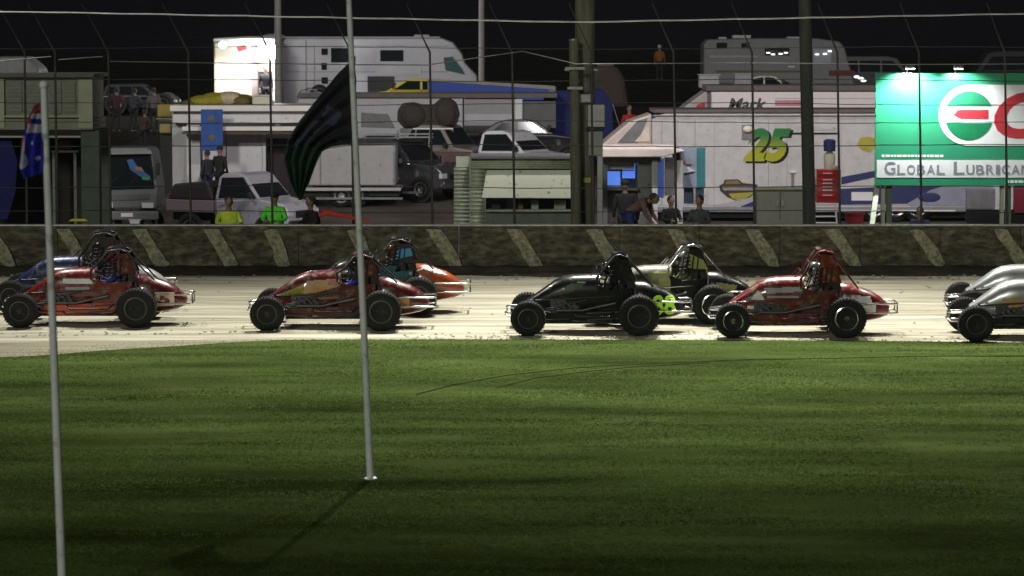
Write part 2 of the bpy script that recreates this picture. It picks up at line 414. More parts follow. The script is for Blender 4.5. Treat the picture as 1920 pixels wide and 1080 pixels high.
def driver(label, loc, rz, suit, helmet, visor):
    body, shirt, vst, trou, J = person_meshes('drive')
    o = empty('person', loc, label, 'person', 'drivers strapped in the open wheel racing cars', rz, local=True)
    def ad(me, name, mat):
        m2 = me.copy(); m2.materials.clear(); m2.materials.append(mat); q = bpy.data.objects.new(name, m2); col.objects.link(q); q.parent = o
    if 'db' not in POSE: POSE['db'] = body.build('body', cloth('glove', (.03, .03, .03)), o, smooth=80).data
    else:
        b = bpy.data.objects.new('body', POSE['db']); col.objects.link(b); b.parent = o
    ad(shirt, 'race_suit_top', cloth(*suit)); ad(trou, 'race_suit_trousers', cloth(*suit))
    h = (J['hd']+J['tp'])/2
    hm = MB().ell(h+Vector((0, .0, .0)), (.135, .165, .155), 20, 14).build('helmet', helmet, o, smooth=60)
    v = MB(); rings = []
    for i in range(9):
        t = pi*(.12+.76*i/8); rings.append([(h.x-.14*cos(t), h.y-.171*sin(t), h.z+.005-.045), (h.x-.139*cos(t), h.y-.172*sin(t), h.z+.05)])
    v.loft(rings, cap=False, closed=False); v.build('visor', visor, hm, smooth=60)
    return o

# ------------------------------------------------------------------ wingless sprint cars
def ring(x, hw, z0, z1, n=16, e=2.6):
    out = []; zc, hz = (z0+z1)/2, (z1-z0)/2
    for k in range(n):
        t = 2*pi*(k+.5)/n; c, s = cos(t), sin(t)
        out.append((x, hw*math.copysign(abs(c)**(2/e), c), zc+hz*math.copysign(abs(s)**(2/e), s)))
    return out
def sprint_car(label, px, contact, c_main, c_side=None, c_tail=None, c_tube=None, cage_h=1.45, head=None, helmet=None, visor=None, suit=None,
               dlabel='', rim=None, hood=1.05, extras=None, wb=2.12, lime=None):
    # solve distance of the near wheels from the contact row of the photograph
    D = 58.0
    for _ in range(30):
        y = gz(0, D); D = F*(H-y)/(contact-70) if False else D+(W(960, contact, D).z-gz(0, D))*-0 or D
        zz = W(960, contact, D).z-gz(0, D); D += zz*10
    Yc = D+.74; x0 = W(px, 600, D).x; g = gz(x0, Yc)+.012
    root = empty('sprint_car', (x0, Yc, g), label, 'race car', 'open wheel sprint cars racing on the clay', local=True)
    root.rotation_euler = (radians(1.78), 0, 0)
    c_side = c_side or c_main; c_tail = c_tail or c_main; c_tube = c_tube or BLK
    xf, xr = -wb/2, wb/2
    # nose and hood
    mb = MB()
    st = [(xf-.02, .13, .44, .58), (xf+.10, .19, .40, .66), (xf+.28, .235, .36, .79), (xf+.50, .27, .33, .95), (xf+.66, .30, .31, hood-.03), (xf+.85, .32, .30, hood), (xf+1.34, .335, .30, hood+.02)]
    mb.loft([ring(*s) for s in st]); hood_o = mb.build('hood', c_main, root, smooth=35)
    bv = bvh_of(mb)
    # belly and lower side panels, engine bay left open
    for s in (-1, 1):
        side = MB().prism([(xf+.30, .22), (xf+.34, .36), (xf+.9, .40), (xr-.30, .42), (xr-.25, .20), (xf+.9, .17)], s*.335, s*.35)
        side.build('side_panel', c_side, root, bevel=.008)
    for s in (1, -1):
        cock = MB().prism([(xf+1.30, .40), (xf+1.30, hood-.16), (xf+1.55, hood-.26), (xr-.30, hood-.24), (xr-.12, .84), (xr-.10, .42)], s*.318, s*.332)
        ck = cock.build('cockpit_side', c_main if c_side == ORR else c_side, root, bevel=.006)
    MB().box((xf+.3, -.32, .165), (xr+.1, .32, .18)).build('floor', DKSTEEL, root)
    # engine with headers beneath the hood
    en = MB().box((xf+.42, -.30, .28), (xf+.95, .30, .62))
    for k in range(4): en.tube([(xf+.50+k*.12, -.28, .56), (xf+.50+k*.12, -.36, .54), (xf+.58+k*.12, -.385, .44)], .022, 8)
    en.build('engine', DKSTEEL, root, smooth=40)
    MB().tube([(xf+.52, -.385, .42), (xf+1.0, -.40, .42), (xf+1.35, -.41, .50), (xf+1.62, -.43, .56)], [.022, .024, .026, .028], 10).build('exhaust', DKSTEEL, root, smooth=50)
    # tail tank
    mt = MB()
    ts = [(xr-.22, .20, .26, .86), (xr-.08, .27, .20, .93), (xr+.12, .30, .18, .93), (xr+.32, .30, .20, .86), (xr+.52, .27, .23, .79), (xr+.70, .22, .27, .68), (xr+.84, .13, .33, .55), (xr+.88, .06, .38, .49)]
    mt.loft([ring(*s, 18, 2.3) for s in ts]); tail = mt.build('tail_tank', c_tail, root, smooth=40); tb = bvh_of(mt)
    # seat
    MB().prism([(xr-.75, .22), (xr-.35, .22), (xr-.20, 1.02), (xr-.30, 1.05), (xr-.44, .42), (xr-.75, .36)], -.22, .22).build('seat', BLK, root, bevel=.03)
    # roll cage
    cg = MB(); h = cage_h; a = xf+1.28; b = xr-.22
    for s in (-1, 1):
        cg.tube([(a, s*.30, hood-.03), (a+.16, s*.29, h-.22), (a+.32, s*.26, h-.03), (b-.12, s*.26, h), (b+.03, s*.27, h-.06), (b+.16, s*.30, .85), (b+.12, s*.30, .22)], .021, 8)
        cg.tube([(xf, s*.20, .30), (xf+.5, s*.31, .24), (b+.12, s*.31, .22)], .019, 8)
        cg.tube([(xf+.05, s*.20, .58), (xf+.6, s*.31, .62), (a, s*.32, .66), (b+.12, s*.31, .70)], .019, 8)
        cg.tube([(a, s*.31, .66), (a, s*.30, hood)], .019, 8)
        cg.tube([(b+.05, s*.27, h-.12), (xr+.28, s*.20, .84)], .016, 8)
        cg.tube([(a+.33, s*.26, h-.04), (b+.13, s*.30, 1.0)], .016, 8)
    for (xx, zz, hw) in ((a+.16, h-.22, .29), (a+.32, h-.03, .26), (b-.12, h, .26), (b+.03, h-.06, .27), (b+.14, .95, .29)):
        cg.tube([(xx, -hw, zz), (xx, hw, zz)], .019, 8)
    cage = cg.build('roll_cage', c_tube, root, smooth=50)
    rf = MB(); rf.add([(a+.30, -.24, h+.012), (b-.05, -.24, h+.026), (b-.05, .24, h+.026), (a+.30, .24, h+.012), (a+.30, -.24, h+.02), (b-.05, -.24, h+.034), (b-.05, .24, h+.034), (a+.30, .24, h+.02)],
        [(0,3,2,1),(4,5,6,7),(0,1,5,4),(1,2,6,5),(2,3,7,6),(3,0,4,7)]); rf.build('roof_panel', head or BLK, root)
    for yy in (-.2, -.07, .07, .2): MB().tube([(a+.26, yy, h-.02), (a+.42, yy, h+.035), (b-.02, yy, h+.045)], .011, 6).build('roof_bar', CHROME, root, smooth=50)
    for s in (-.305, .29):
        MB().prism([(b-.30, .96), (b-.20, h-.07), (b+.03, h-.08), (b+.18, .96)], s, s+.015).build('head_panel', head or c_main, root, bevel=.01)
    MB().tube([(a-.12, -.26, hood+.0), (a+.0, -.24, hood+.13), (a+.0, .24, hood+.13), (a-.12, .26, hood+.0)], .012, 6).build('windscreen_frame', c_tube, root, smooth=50)
    nm = MB()
    for q in range(5): nm.tube([(a+.17+.03*q, -.325, hood-.12+.07*q), (b-.18, -.325, hood-.10+.07*q)], .014, 4)
    for q in range(4): nm.tube([(a+.24+.10*q, -.327, hood-.14), (a+.30+.09*q, -.325, hood+.20)], .014, 4)
    nm.build('window_net', BLK, root)
    MB().prism([(b+.02, .80), (b+.00, h-.20), (b+.06, h-.20), (b+.18, .80)], -.28, .28).build('firewall_panel', BLK, root)
    # steering wheel
    sw = MB(); sw.tube([(a+.17+.05*sin(t), .15*cos(t), hood-.10+.15*sin(t)) for t in lin(0, 2*pi, 21)], .014, 6, cap=False)
    sw.tube([(a-.02, 0, hood-.06), (a+.17, 0, hood-.10)], .016, 6); sw.build('steering_wheel', BLK, root, smooth=50)
    # axles, rods, shocks
    MB().tube([(xf, -.72, .31), (xf, .72, .31)], .028, 10).build('front_axle', CHROME, root, smooth=50)
    MB().tube([(xr, -.70, .36), (xr, .78, .36)], .034, 10).build('rear_axle', DKSTEEL, root, smooth=50)
    def rod(*p, r=.014): MB().tube(list(p), r, 6).build('suspension_rod' if r < .02 else 'shock_absorber', CHROME, root, smooth=50)
    for s in (-1, 1):
        rod((xf, s*.44, .38), (xf+.78, s*.34, .50)); rod((xf, s*.44, .26), (xf+.78, s*.34, .26))
        rod((xr, s*.44, .42), (xr-.95, s*.35, .36)); rod((xr, s*.44, .30), (xr-.95, s*.35, .24))
        rod((xf+.02, s*.42, .34), (xf+.12, s*.27, .62), r=.026); rod((xr, s*.42, .42), (xr-.05, s*.30, .78), r=.028)
    rod((xf+.06, -.40, .40), (xf+1.1, -.35, .62), r=.012)
    # bumpers and nerf bars
    MB().tube([(xf+.05, -.20, .30), (xf-.38, -.22, .30), (xf-.42, -.20, .33), (xf-.42, .20, .33), (xf-.38, .22, .30), (xf+.05, .20, .30)], .016, 8).tube([(xf+.05, -.19, .46), (xf-.36, -.20, .45), (xf-.40, 0, .45), (xf-.36, .20, .45), (xf+.05, .19, .46)], .016, 8).tube([(xf-.39, -.1, .33), (xf-.38, -.1, .45)], .013, 6).tube([(xf-.39, .1, .33), (xf-.38, .1, .45)], .013, 6).build('front_bumper', CHROME, root, smooth=50)
    MB().tube([(xr+.1, -.32, .40), (xr+.94, -.33, .40), (xr+1.0, -.28, .40), (xr+1.0, .28, .40), (xr+.94, .33, .40), (xr+.1, .32, .40)], .016, 8).tube([(xr+.1, -.31, .57), (xr+.94, -.32, .57), (xr+1.0, -.27, .57), (xr+1.0, .27, .57), (xr+.94, .32, .57), (xr+.1, .31, .57)], .016, 8).tube([(xr+1.0, -.2, .40), (xr+1.0, -.2, .57)], .014, 6).tube([(xr+1.0, .2, .40), (xr+1.0, .2, .57)], .014, 6).build('rear_bumper', CHROME, root, smooth=50)
    for s in (-1, 1):
        MB().tube([(xf+.75, s*.34, .24), (xf+.85, s*.60, .24), (xr-.50, s*.64, .24), (xr-.42, s*.36, .24)], .017, 8).tube([(xf+.80, s*.34, .40), (xf+.90, s*.58, .33), (xr-.55, s*.62, .33), (xr-.45, s*.36, .40)], .015, 8).build('nerf_bar', c_tube if lime is None else CHROME, root, smooth=50)
    # wheels
    def wheel(x, y, r, wd, sgn):
        c = (x, y, r)
        prof = [(0, .012), (0, .05), (.03, .06), (.045, r*.30), (.01, r*.50), (-.01, r*.56), (-.005, r*.60), (.05, r*.58), (wd*.5, r*.52), (wd-.02, r*.60)]
        if sgn > 0: prof = [(wd-p[0]-wd*0, p[1]) for p in prof]
        o = MB().lathe(prof, (x, y-wd/2, r), seg=28)
        for k in range(6):
            t = 2*pi*k/6; yy = y-wd/2+(.03 if sgn < 0 else wd-.03)
            o.lathe([(-.02*1, .012), (.02, .012)], (x+.09*cos(t), yy, r+.09*sin(t)), seg=6)
        wo = o.build('wheel', rim or DRIM, root, smooth=35)
        t = MB(); p = [(-.0, r*.585), (-.02, r*.68), (-.022, r*.84), (-.004, r*.95)]
        n = 7
        for i in range(n):
            q0 = .02+(wd-.04)*i/n; q1 = .02+(wd-.04)*(i+.78)/n; q2 = .02+(wd-.04)*(i+.9)/n
            p += [(q0, r), (q1, r), (q1+.002, r-.012), (q2, r-.012)]
        p += [(wd+.004, r*.95), (wd+.022, r*.84), (wd+.02, r*.68), (wd, r*.585)]
        t.lathe(p, (x, y-wd/2, r), seg=40)
        # tread blocks across the tyre
        for k in range(36):
            a_ = 2*pi*k/36; ca, sa = cos(a_), sin(a_)
            for q in (wd*.2, wd*.8):
                cx, cz = x+ca*(r+.001), r+sa*(r+.001); tx, tz_ = -sa*.014, ca*.014
                cy = y-wd/2+q
                vs = [(cx+sx*tx+dr*ca, cy+sy*wd*.16, cz+sx*tz_+dr*sa) for dr in (-.004, .008) for sx, sy in ((-1,-1),(1,-1),(1,1),(-1,1))]
                t.add(vs, [(0,1,2,3),(4,7,6,5),(0,4,5,1),(1,5,6,2),(2,6,7,3),(3,7,4,0)])
        t.build('tyre', MAT_TYRE, wo, smooth=35)
        return wo
    wheel(xf, -.74, .315, .22, -1); wheel(xf, .72, .315, .22, 1)
    wheel(xr, -.70, .365, .34, -1); wheel(xr, .82, .40, .42, 1)
    if extras: extras(root, hood_o, bv, tail, tb, ck, xf, xr)
    # driver
    s2 = driver(dlabel, (0, 0, 0), 0, suit, helmet, visor)
    s2.rotation_euler = (0, 0, radians(-90)); dx = xr-.60
    s2.location = (x0+dx, Yc, g+.26)
    return root
def paint(n, c, dirt=.2, rough=.28): return M('paint_'+n, tuple(min(.8, v*.42) for v in c), rough, 0, var=.25, coat=.6, dirt=dirt+.12, dirtc=(.16, .13, .09), scale=5)
RED = paint('red', (.33, .012, .012)); DRED = paint('dark_red', (.19, .008, .014)); ORA = paint('orange', (.72, .13, .02)); ORR = paint('orange_red', (1.25, .13, .03))
BLU = paint('blue', (.015, .05, .22)); BLACKP = M('paint_gloss_black', (.004, .0045, .005), .3, spec=.3, coat=.25, dirt=.1, dirtc=(.03, .026, .02), scale=5); TEAL = paint('teal', (.03, .22, .26)); SILV = M('silver_panel', (.36, .36, .365), .3, .6, var=.1, coat=.4, dirt=.2)
WHITEP = paint('white', (.72, .72, .72), .12); YEL = paint('yellow', (.62, .55, .03), .1); LIME = M('lime_vinyl', (.48, .88, .05), .5, var=.08); TAN = M('tan_vinyl', (.40, .22, .09), .5, var=.2)
OLIVE = M('olive_vinyl', (.24, .26, .07), .5, var=.2); VWHITE = M('white_vinyl', (.62, .62, .62), .5, var=.08, dirt=.15); CREAMV = M('cream_vinyl', (.60, .52, .36), .5, var=.08)
DGREEN = M('dark_green_vinyl', (.02, .05, .01), .5); GREYV = M('grey_vinyl', (.28, .28, .28), .5, var=.2)
LB = M('light_blue_vinyl', (.05, .25, .45), .4, var=.1); REDV = M('red_vinyl', (.55, .04, .05), .45)
HB = lambda n, c: M('helmet_'+n, tuple(v*.45 for v in c), .15, var=.15, coat=1, scale=7)
VIS = M('visor', (.02, .02, .025), .05, coat=1)

def ex_A(root, ho, bv, ta, tb, ck, xf, xr):
    decal([(xf+.75, .78), (xf+1.32, .79), (xf+1.32, .87), (xf+.75, .86)], bv).build('white_band', VWHITE, ho)
    decal([(xf+.80, .66), (xf+1.25, .66), (xf+1.25, .73), (xf+.80, .73)], bv).build('grey_band', GREYV, ho)
    decal([(xr+.30, .35), (xr+.66, .35), (xr+.66, .60), (xr+.30, .62)], tb, cell=.02).build('number_panel', CREAMV, ta)
    decal_text('5', xr+.37, .37, xr+.58, .59, tb, bold=.05).build('race_number', RED, ta)
def ex_C(root, ho, bv, ta, tb, ck, xf, xr):
    decal([(xf+.12, .60), (xf+.45, .72), (xf+.72, .85), (xf+.62, .62), (xf+.3, .60)], bv, cell=.02).build('yellow_flame', YEL, ho)
    decal([(xf+.62, .62), (xf+.72, .88), (xf+1.32, .93), (xf+1.34, .80), (xf+.95, .68)], bv, cell=.02, off=.008).build('tan_flame', TAN, ho)
    decal([(xf+1.1, .80), (xf+1.34, .80), (xf+1.34, .92), (xf+1.15, .92)], bv, cell=.02, off=.011).build('orange_flame', ORA, ho)
    decal([(xr+.18, .36), (xr+.52, .36), (xr+.5, .58), (xr+.15, .58)], tb, cell=.02).build('number_panel', TAN, ta)
def ex_D(root, ho, bv, ta, tb, ck, xf, xr):
    decal([(xr-.2, .74), (xr+.2, .93), (xr+.55, .72), (xr+.3, .76), (xr+.1, .84)], tb, cell=.02).build('white_flash', VWHITE, ta)
    MB().prism([(xr-1.0, .66), (xr-.95, .9), (xr-.42, .92), (xr-.5, .70)], -.345, -.337).build('teal_panel', TEAL, root)
    MB().prism([(xr-.46, 1.04), (xr-.42, 1.24), (xr-.16, 1.26), (xr-.12, 1.12)], -.318, -.31).build('blue_panel', LB, root)
def ex_E(root, ho, bv, ta, tb, ck, xf, xr):
    decal([(xf+.35, .66), (xf+.55, .72), (xf+.8, .92), (xf+1.1, .95), (xf+.95, .82), (xf+.7, .72)], bv, cell=.02).build('green_flash', DGREEN, ho)
    decal_text('88', xr+.26, .32, xr+.70, .69, tb, bold=.03).build('race_number', LIME, ta)
def ex_F(root, ho, bv, ta, tb, ck, xf, xr):
    decal([(xf+.7, .66), (xf+.75, .82), (xf+1.1, .98), (xf+1.1, .86), (xf+.9, .70)], bv, cell=.02).build('olive_flash', OLIVE, ho)
    decal([(xf+1.1, .50), (xf+1.1, .95), (xf+1.32, .95), (xf+1.32, .50)], bv, cell=.02).build('olive_band', OLIVE, ho)
    decal([(xr+.1, .55), (xr+.1, .75), (xr+.5, .68), (xr+.4, .5)], tb, cell=.02).build('olive_patch', OLIVE, ta)
    MB().prism([(xr-.46, 1.02), (xr-.42, 1.30), (xr-.16, 1.18), (xr-.06, 1.0)], -.318, -.31).build('yellow_panel', OLIVE, root)
def ex_G(root, ho, bv, ta, tb, ck, xf, xr):
    decal([(xf+.36, .64), (xf+.50, .82), (xf+.62, .64)], bv, cell=.016).build('white_triangle', VWHITE, ho)
    decal([(xf+.66, .76), (xf+.60, .86), (xf+1.3, .88), (xf+1.3, .80)], bv, cell=.02).build('grey_band', GREYV, ho)
    decal([(xf+.66, .68), (xf+.66, .73), (xf+1.25, .73), (xf+1.25, .68)], bv, cell=.02).build('grey_band', GREYV, ho)
    decal([(xf+.3, .47), (xf+.3, .53), (xf+.55, .53), (xf+.55, .47)], bv, cell=.015).build('white_patch', VWHITE, ho)
    decal([(xr+.10, .58), (xr+.15, .72), (xr+.50, .70), (xr+.52, .58)], tb, cell=.02).build('number_panel', VWHITE, ta)
    decal([(xr+.14, .40), (xr+.14, .55), (xr+.60, .55), (xr+.60, .40)], tb, cell=.02).build('number_panel', VWHITE, ta)
def ex_I(root, ho, bv, ta, tb, ck, xf, xr):
    decal([(xf+.52, .55), (xf+.55, .72), (xf+.9, .76), (xf+.9, .55)], bv, cell=.02).build('brown_patch', TAN, ho)
CH = CHROME
REDT = M('red_tube', (.12, .008, .008), .35, .3, coat=.5); GOLV = paint('grey_olive', (.42, .42, .30), .3)
# (label, x of the wheelbase centre at the near wheels, contact row)
sprint_car('red racing car at far left with orange lower panels and cream number 5 tail', 147, 615, RED, ORR, DRED, BLK, 1.42, DRED, HB('red', (.25, .02, .02)), VIS, ('suit_blue', (.02, .05, .2)), 'driver in blue suit and dark red helmet in the red number 5 car', extras=ex_A, wb=2.18)
sprint_car('dark blue racing car half hidden behind the red number 5 car at the left edge', 124, 588, BLU, BLU, WHITEP, BLK, 1.52, BLK, HB('black', (.02, .02, .022)), VIS, ('suit_black', (.02, .02, .022)), 'driver in black helmet in the dark blue car behind the number 5 car', wb=2.15)
sprint_car('dark red racing car with yellow and tan flame on its hood, behind the tall flagpole', 608, 621, DRED, DRED, DRED, BLK, 1.36, DRED, HB('dark', (.03, .02, .02)), VIS, ('suit_blue2', (.02, .04, .35)), 'driver in bright blue suit in the dark red flame-hood car', extras=ex_C, wb=2.12)
sprint_car('racing car with teal panels and orange tail, mostly hidden behind the flame-hood car', 682, 592, BLACKP, TEAL, ORA, BLK, 1.42, BLK, HB('orange', (.5, .12, .03)), VIS, ('suit_navy', (.02, .03, .07)), 'driver in orange helmet in the orange-tailed car', extras=ex_D, wb=2.12)
sprint_car('all black racing car with lime green number on its tail', 1094, 630, BLACKP, BLACKP, BLACKP, BLK, 1.44, BLACKP, HB('black2', (.015, .015, .016)), VIS, ('suit_black2', (.012, .012, .014)), 'driver in black helmet in the all black lime-numbered car', extras=ex_E, wb=2.04)
sprint_car('black racing car with olive panels and chrome roll cage, left of bright red car', 1232, 609, GOLV, BLACKP, BLACKP, CH, 1.46, BLACKP, HB('white', (.7, .7, .7)), VIS, ('suit_olive', (.12, .13, .05)), 'driver in white helmet in the black car with olive panels', extras=ex_F, rim=CHROME, wb=2.10)
sprint_car('bright red racing car with chrome wheels and a white triangle on its hood', 1480, 634, RED, DRED, RED, REDT, 1.55, RED, HB('grey', (.35, .35, .37)), VIS, ('suit_grey', (.09, .09, .10)), 'driver in grey helmet in the red car with white triangle', extras=ex_G, rim=CHROME, wb=2.07)
sprint_car('silver racing car cut by the right edge, the farther of the two there', 1925, 608, SILV, SILV, SILV, BLK, 1.4, SILV, HB('silver', (.4, .4, .42)), VIS, ('suit_black', (.02, .02, .022)), 'driver in the farther silver car beyond the right edge', wb=2.08)
sprint_car('dark grey racing car cut by the right edge, nearer one with brown patch', 1937, 640, SILV, BLACKP, SILV, BLK, 1.4, BLACKP, HB('black', (.02, .02, .022)), VIS, ('suit_black', (.02, .02, .022)), 'driver in the nearer grey car beyond the right edge', extras=ex_I, wb=2.08)
#@@P2
# ------------------------------------------------------------------ concrete wall round the track
WY = 70.0
wall = empty('concrete_wall', (0, WY, .30), 'long muddy concrete safety wall with slanting pale stripes along the far side of the track', 'wall')
wallm = M('muddy_concrete', (.135, .12, .082), .95, var=.6, scale=4, bump=1, bscale=9, dirt=.75, dirtc=(.030, .026, .018), stretch=(.6, 1, 1.5), spec=.1)
stripem = M('faded_stripe_paint', (.33, .31, .215), .85, var=.3, scale=9, dirt=.6, dirtc=(.09, .08, .055), spec=.1)
top_z = W(960, 424, WY).z; PW = 150/85.3
def wall_panel_mb(x0, seed):
    m = MB(); nx, nz = 18, 10; vs = []
    for j in range(nz+1):
        for i in range(nx+1):
            x = x0+.006+(PW-.012)*i/nx; z = .30+(top_z-.30)*j/nz
            ed = min(1, i/1.5, (nx-i)/1.5, (nz-j)/1.0)
            vs.append((x, WY-ed*(.05*abs(mn(Vector((x*2.2, seed, z*4.1))))*2+.02*mn(Vector((x*6, seed, z*7)))+.05*max(0, 1-(z-.30)/.25)), z))
    fs = [(j*(nx+1)+i, j*(nx+1)+i+1, (j+1)*(nx+1)+i+1, (j+1)*(nx+1)+i) for j in range(nz) for i in range(nx)]
    m.add(vs, fs); m.box((x0+.006, WY+.002, .30), (x0+PW-.006, WY+.20, top_z)); return m
PX0 = [W(p, 430, WY).x for p in (125, 265, 395, 512, 660, 815, 963, 1112, 1262, 1408, 1555, 1716, 1873)]
k = 0
x = PX0[0]-.2-PW*4
while x < 16:
    p = wall_panel_mb(x, k*3.1).build('wall_panel', wallm, wall, smooth=60); k += 1; x += PW
st_px = [(108, 34), (250, 40), (383, 38), (495, 22), (651, 26), (800, 42), (950, 40), (1100, 40), (1250, 40), (1395, 42), (1545, 45), (1705, 42), (1860, 45)]
for i, (sx, dx) in enumerate(st_px+[(-35, 40), (-180, 40), (2010, 40), (2160, 40)]):
    j_ = lambda q: random.uniform(-q, q)
    pts = [(sx+j_(3), 431+j_(2)), (sx+13, 429), (sx+26+j_(4), 430+j_(2)), (sx+27+dx*.25, 446+j_(3)), (sx+29+dx*.5+j_(3), 464), (sx+28+dx*.8, 482), (sx+27+dx+j_(4), 497+j_(4)), (sx+15+dx, 502), (sx+5+dx+j_(3), 501+j_(3)), (sx+4+dx*.7, 485), (sx+6+dx*.45+j_(3), 468), (sx+2+dx*.2, 448)]
    MB().prism([tuple(W(a, b, WY).xz) for a, b in pts], WY-.10, WY-.02).build('painted_stripe', stripem, wall, bevel=.01)
MB().box((-16, WY-.02, top_z+.002), (16, WY+.22, top_z+.035)).build('top_rail', GALV, wall)
mud = M('wet_mud', (.030, .025, .018), .9, var=.4, scale=2, bump=1, bscale=10, spec=.1)
sheet2('mud_verge', lin(-16, 16, 257), [(lambda t: (lambda x: (68.95+.5*mn(Vector((x*.5, 4, 1)))*(1-t)+1.15*t*1.0-.13*t, gz(x, 69+1.0*t)+.012+.13*t+.03*mn(Vector((x*3, t*4, 2)))+(0 if t > 0 else -.03))))(t) for t in (0, .15, .3, .45, .6, .75, .9, 1)], mud)
# pale slab of clay spilled near the wall at the left and loose clods
cl = MB()
for k in range(900):
    x = random.uniform(-11.5, 11.5); e = edge(x)+(.8 if x < -2 else 0)
    y = random.choice([random.uniform(68.2, 69.3), random.uniform(e+.05, 69), e+abs(random.gauss(0, .35))]); r = random.uniform(.008, .03)*(1.6 if y > 67.5 else 1)
    c = Vector((x, y, tz(x, y)+r*.2)); vs = [c+Vector((r*random.uniform(1, 2)*cos(a), r*sin(a), 0)) for a in (0, 1.6, 3.1, 4.7)]+[c+Vector((random.uniform(-.3, .3)*r, 0, r*random.uniform(.5, 1)))]
    cl.add(vs, [(0, 1, 4), (1, 2, 4), (2, 3, 4), (3, 0, 4)])
o = cl.build('clay_clods', M('clay_clod', (.22, .20, .15), .95, var=.4, scale=.8), kind='stuff'); tag(o, 'loose clods of clay scattered over the track surface', 'clay clods')

# ------------------------------------------------------------------ catch fence
FY = 70.62
fence = empty('catch_fence', (0, FY, top_z-.4), 'tall wire cable catch fence with thin steel posts standing behind the muddy wall', 'fence')
fpost = M('fence_post_steel', (.045, .045, .042), .6, .2, var=.3, scale=8, dirt=.3)
for p in (-105, 48, 105, 205, 355, 508, 660, 808, 962, 1110, 1265, 1412, 1572, 1725, 1886, 2040):
    a = W(p+3, 430, FY); b = W(p-2, 98, FY); c = W(p-22, 55, FY); c.y -= .25; d = W(p-44, 8, FY); d.y -= .7
    m = MB().tube([a, b, c, d], [.028, .024, .012, .009], 8); m.build('fence_post', fpost, fence, smooth=50)
cabm = M('steel_cable', (.62, .62, .62), .3, .85, var=.25, scale=3); cabd = M('dark_cable', (.07, .07, .065), .6, .3, var=.4, scale=3)  # thin cables get a darker, rougher colour than the thick ones
def cable(pts, r=.011): MB().tube(pts, r, 6).build('cable', cabm if r > .0125 else cabd, fence, smooth=60)
def row(y, sag, r, dy=0, n=60, amp=0):
    pts = []
    for i in range(n+1):
        px = -120+2180*i/n
        yy = y(px) if callable(y) else y
        p = W(px, yy+sag*abs(sin(px/152*pi))+amp*sin(px/190+y0s), FY-.035); p.y += dy; pts.append(p)
    cable(pts, r)
y0s = .6
ytop = lambda px: 22+min(1, max(0, px-60)/1020)*19-(max(0, px-1080)/840)*16
row(ytop, 1, .019, dy=-.64)
for y, r in ((89, .008), (150, .010), (194, .009), (228, .009), (272, .011), (350, .011), (396, .010)):
    y0s += 1.3; row(y, 1.2, r, amp=2.2)
for seg in (((-120, 118), (0, 114), (96, 106)), ((110, 112), (192, 106)), ((206, 115), (400, 118), (640, 121), (800, 122), (980, 96), (1080, 120), (1400, 118), (1700, 121), (2050, 119))):
    pts = []
    for (a, ya), (b, yb) in zip(seg, seg[1:]):
        n = max(2, int((b-a)/40)); pts += [W(a+(b-a)*i/n, ya+(yb-ya)*i/n, FY-.03) for i in range(n)]
    pts.append(W(seg[-1][0], seg[-1][1], FY-.03)); cable(pts, .013)

# ------------------------------------------------------------------ poles with floodlights
timber = M('timber_pole', (.115, .115, .08), .85, var=.35, scale=3, stretch=(6, 6, .4), bump=.8, bscale=12)
concp = M('grey_pole', (.30, .28, .27), .7, var=.12, scale=3)
lampm = M('lamp_glass', (.8, .8, .8), .15)
def light_pole(label, X, Y, r, h, mat, lean=0, group='tall poles carrying the floodlights', heads=True, rt=None):
    o = empty('light_pole', (X, Y, gz(X, Y)), label, 'light pole', group)
    g = gz(X, Y)
    MB().tube([(X, Y, g-.2), (X-lean*h*.5, Y, g+h*.5), (X-lean*h, Y, g+h)], [r, r*.92, (rt or r*.8)], 18).build('pole', mat, o, smooth=50)
    if heads:
        xx = X-lean*h
        MB().box((xx-1.1, Y-.05, g+h-.5), (xx+1.1, Y+.05, g+h-.4)).build('crossarm', DKSTEEL, o)
        for dx in (-.8, 0, .8):
            for sy in (-1, 1):
                f = MB().box((xx+dx-.22, Y+sy*.20-.06, g+h-.32), (xx+dx+.22, Y+sy*.20+.06, g+h+.05)).build('floodlight', DKSTEEL, o, bevel=.02)
                MB().box((xx+dx-.19, Y+sy*.27-.003, g+h-.29), (xx+dx+.19, Y+sy*.27+.003, g+h+.02)).build('lens', lampm, f)
    return o
P1 = light_pole('thick timber power pole in the middle behind the wall, with grey boxes strapped on it', W(1096, 400, 73).x, 73, .235, 25.8, timber)
g1 = gz(0, 73)
def onpole(part, x0, y0, x1, y1, d0, d1, mat, parent=P1, Y=72.75):
    a = W(x0, y0, Y); b = W(x1, y1, Y); return MB().box((a.x, Y+d0, a.z), (b.x, Y+d1, b.z)).build(part, mat, parent, bevel=.02)
onpole('meter_box', 1102, 196, 1134, 238, -.12, .2, M('meter_box_grey', (.36, .36, .35), .5, .3)); onpole('strap', 1098, 239, 1133, 245, -.10, .2, BLK)
onpole('lower_box', 1103, 246, 1130, 292, -.10, .2, M('lower_box_grey', (.24, .25, .23), .6))
onpole('conduit', 1120, 292, 1130, 425, -.05, .05, GREYP)
for (x0, y0, x1, y1) in ((1058, 128, 1082, 133), (1112, 128, 1122, 133), (1084, 176, 1112, 192)): onpole('bracket', x0, y0, x1, y1, -.15, .1, GALV)
onpole('yellow_tag', 1093, 333, 1108, 343, -.02, .0, M('tag_yellow', (.35, .33, .05), .6))
o = empty('timber_post', (W(1076, 400, 72.5).x, 72.5, gz(0, 72.5)), 'shorter timber post with a pale cap close beside the thick power pole', 'post')
a = W(1082, 425, 72.5); b = W(1076, 76, 72.5)
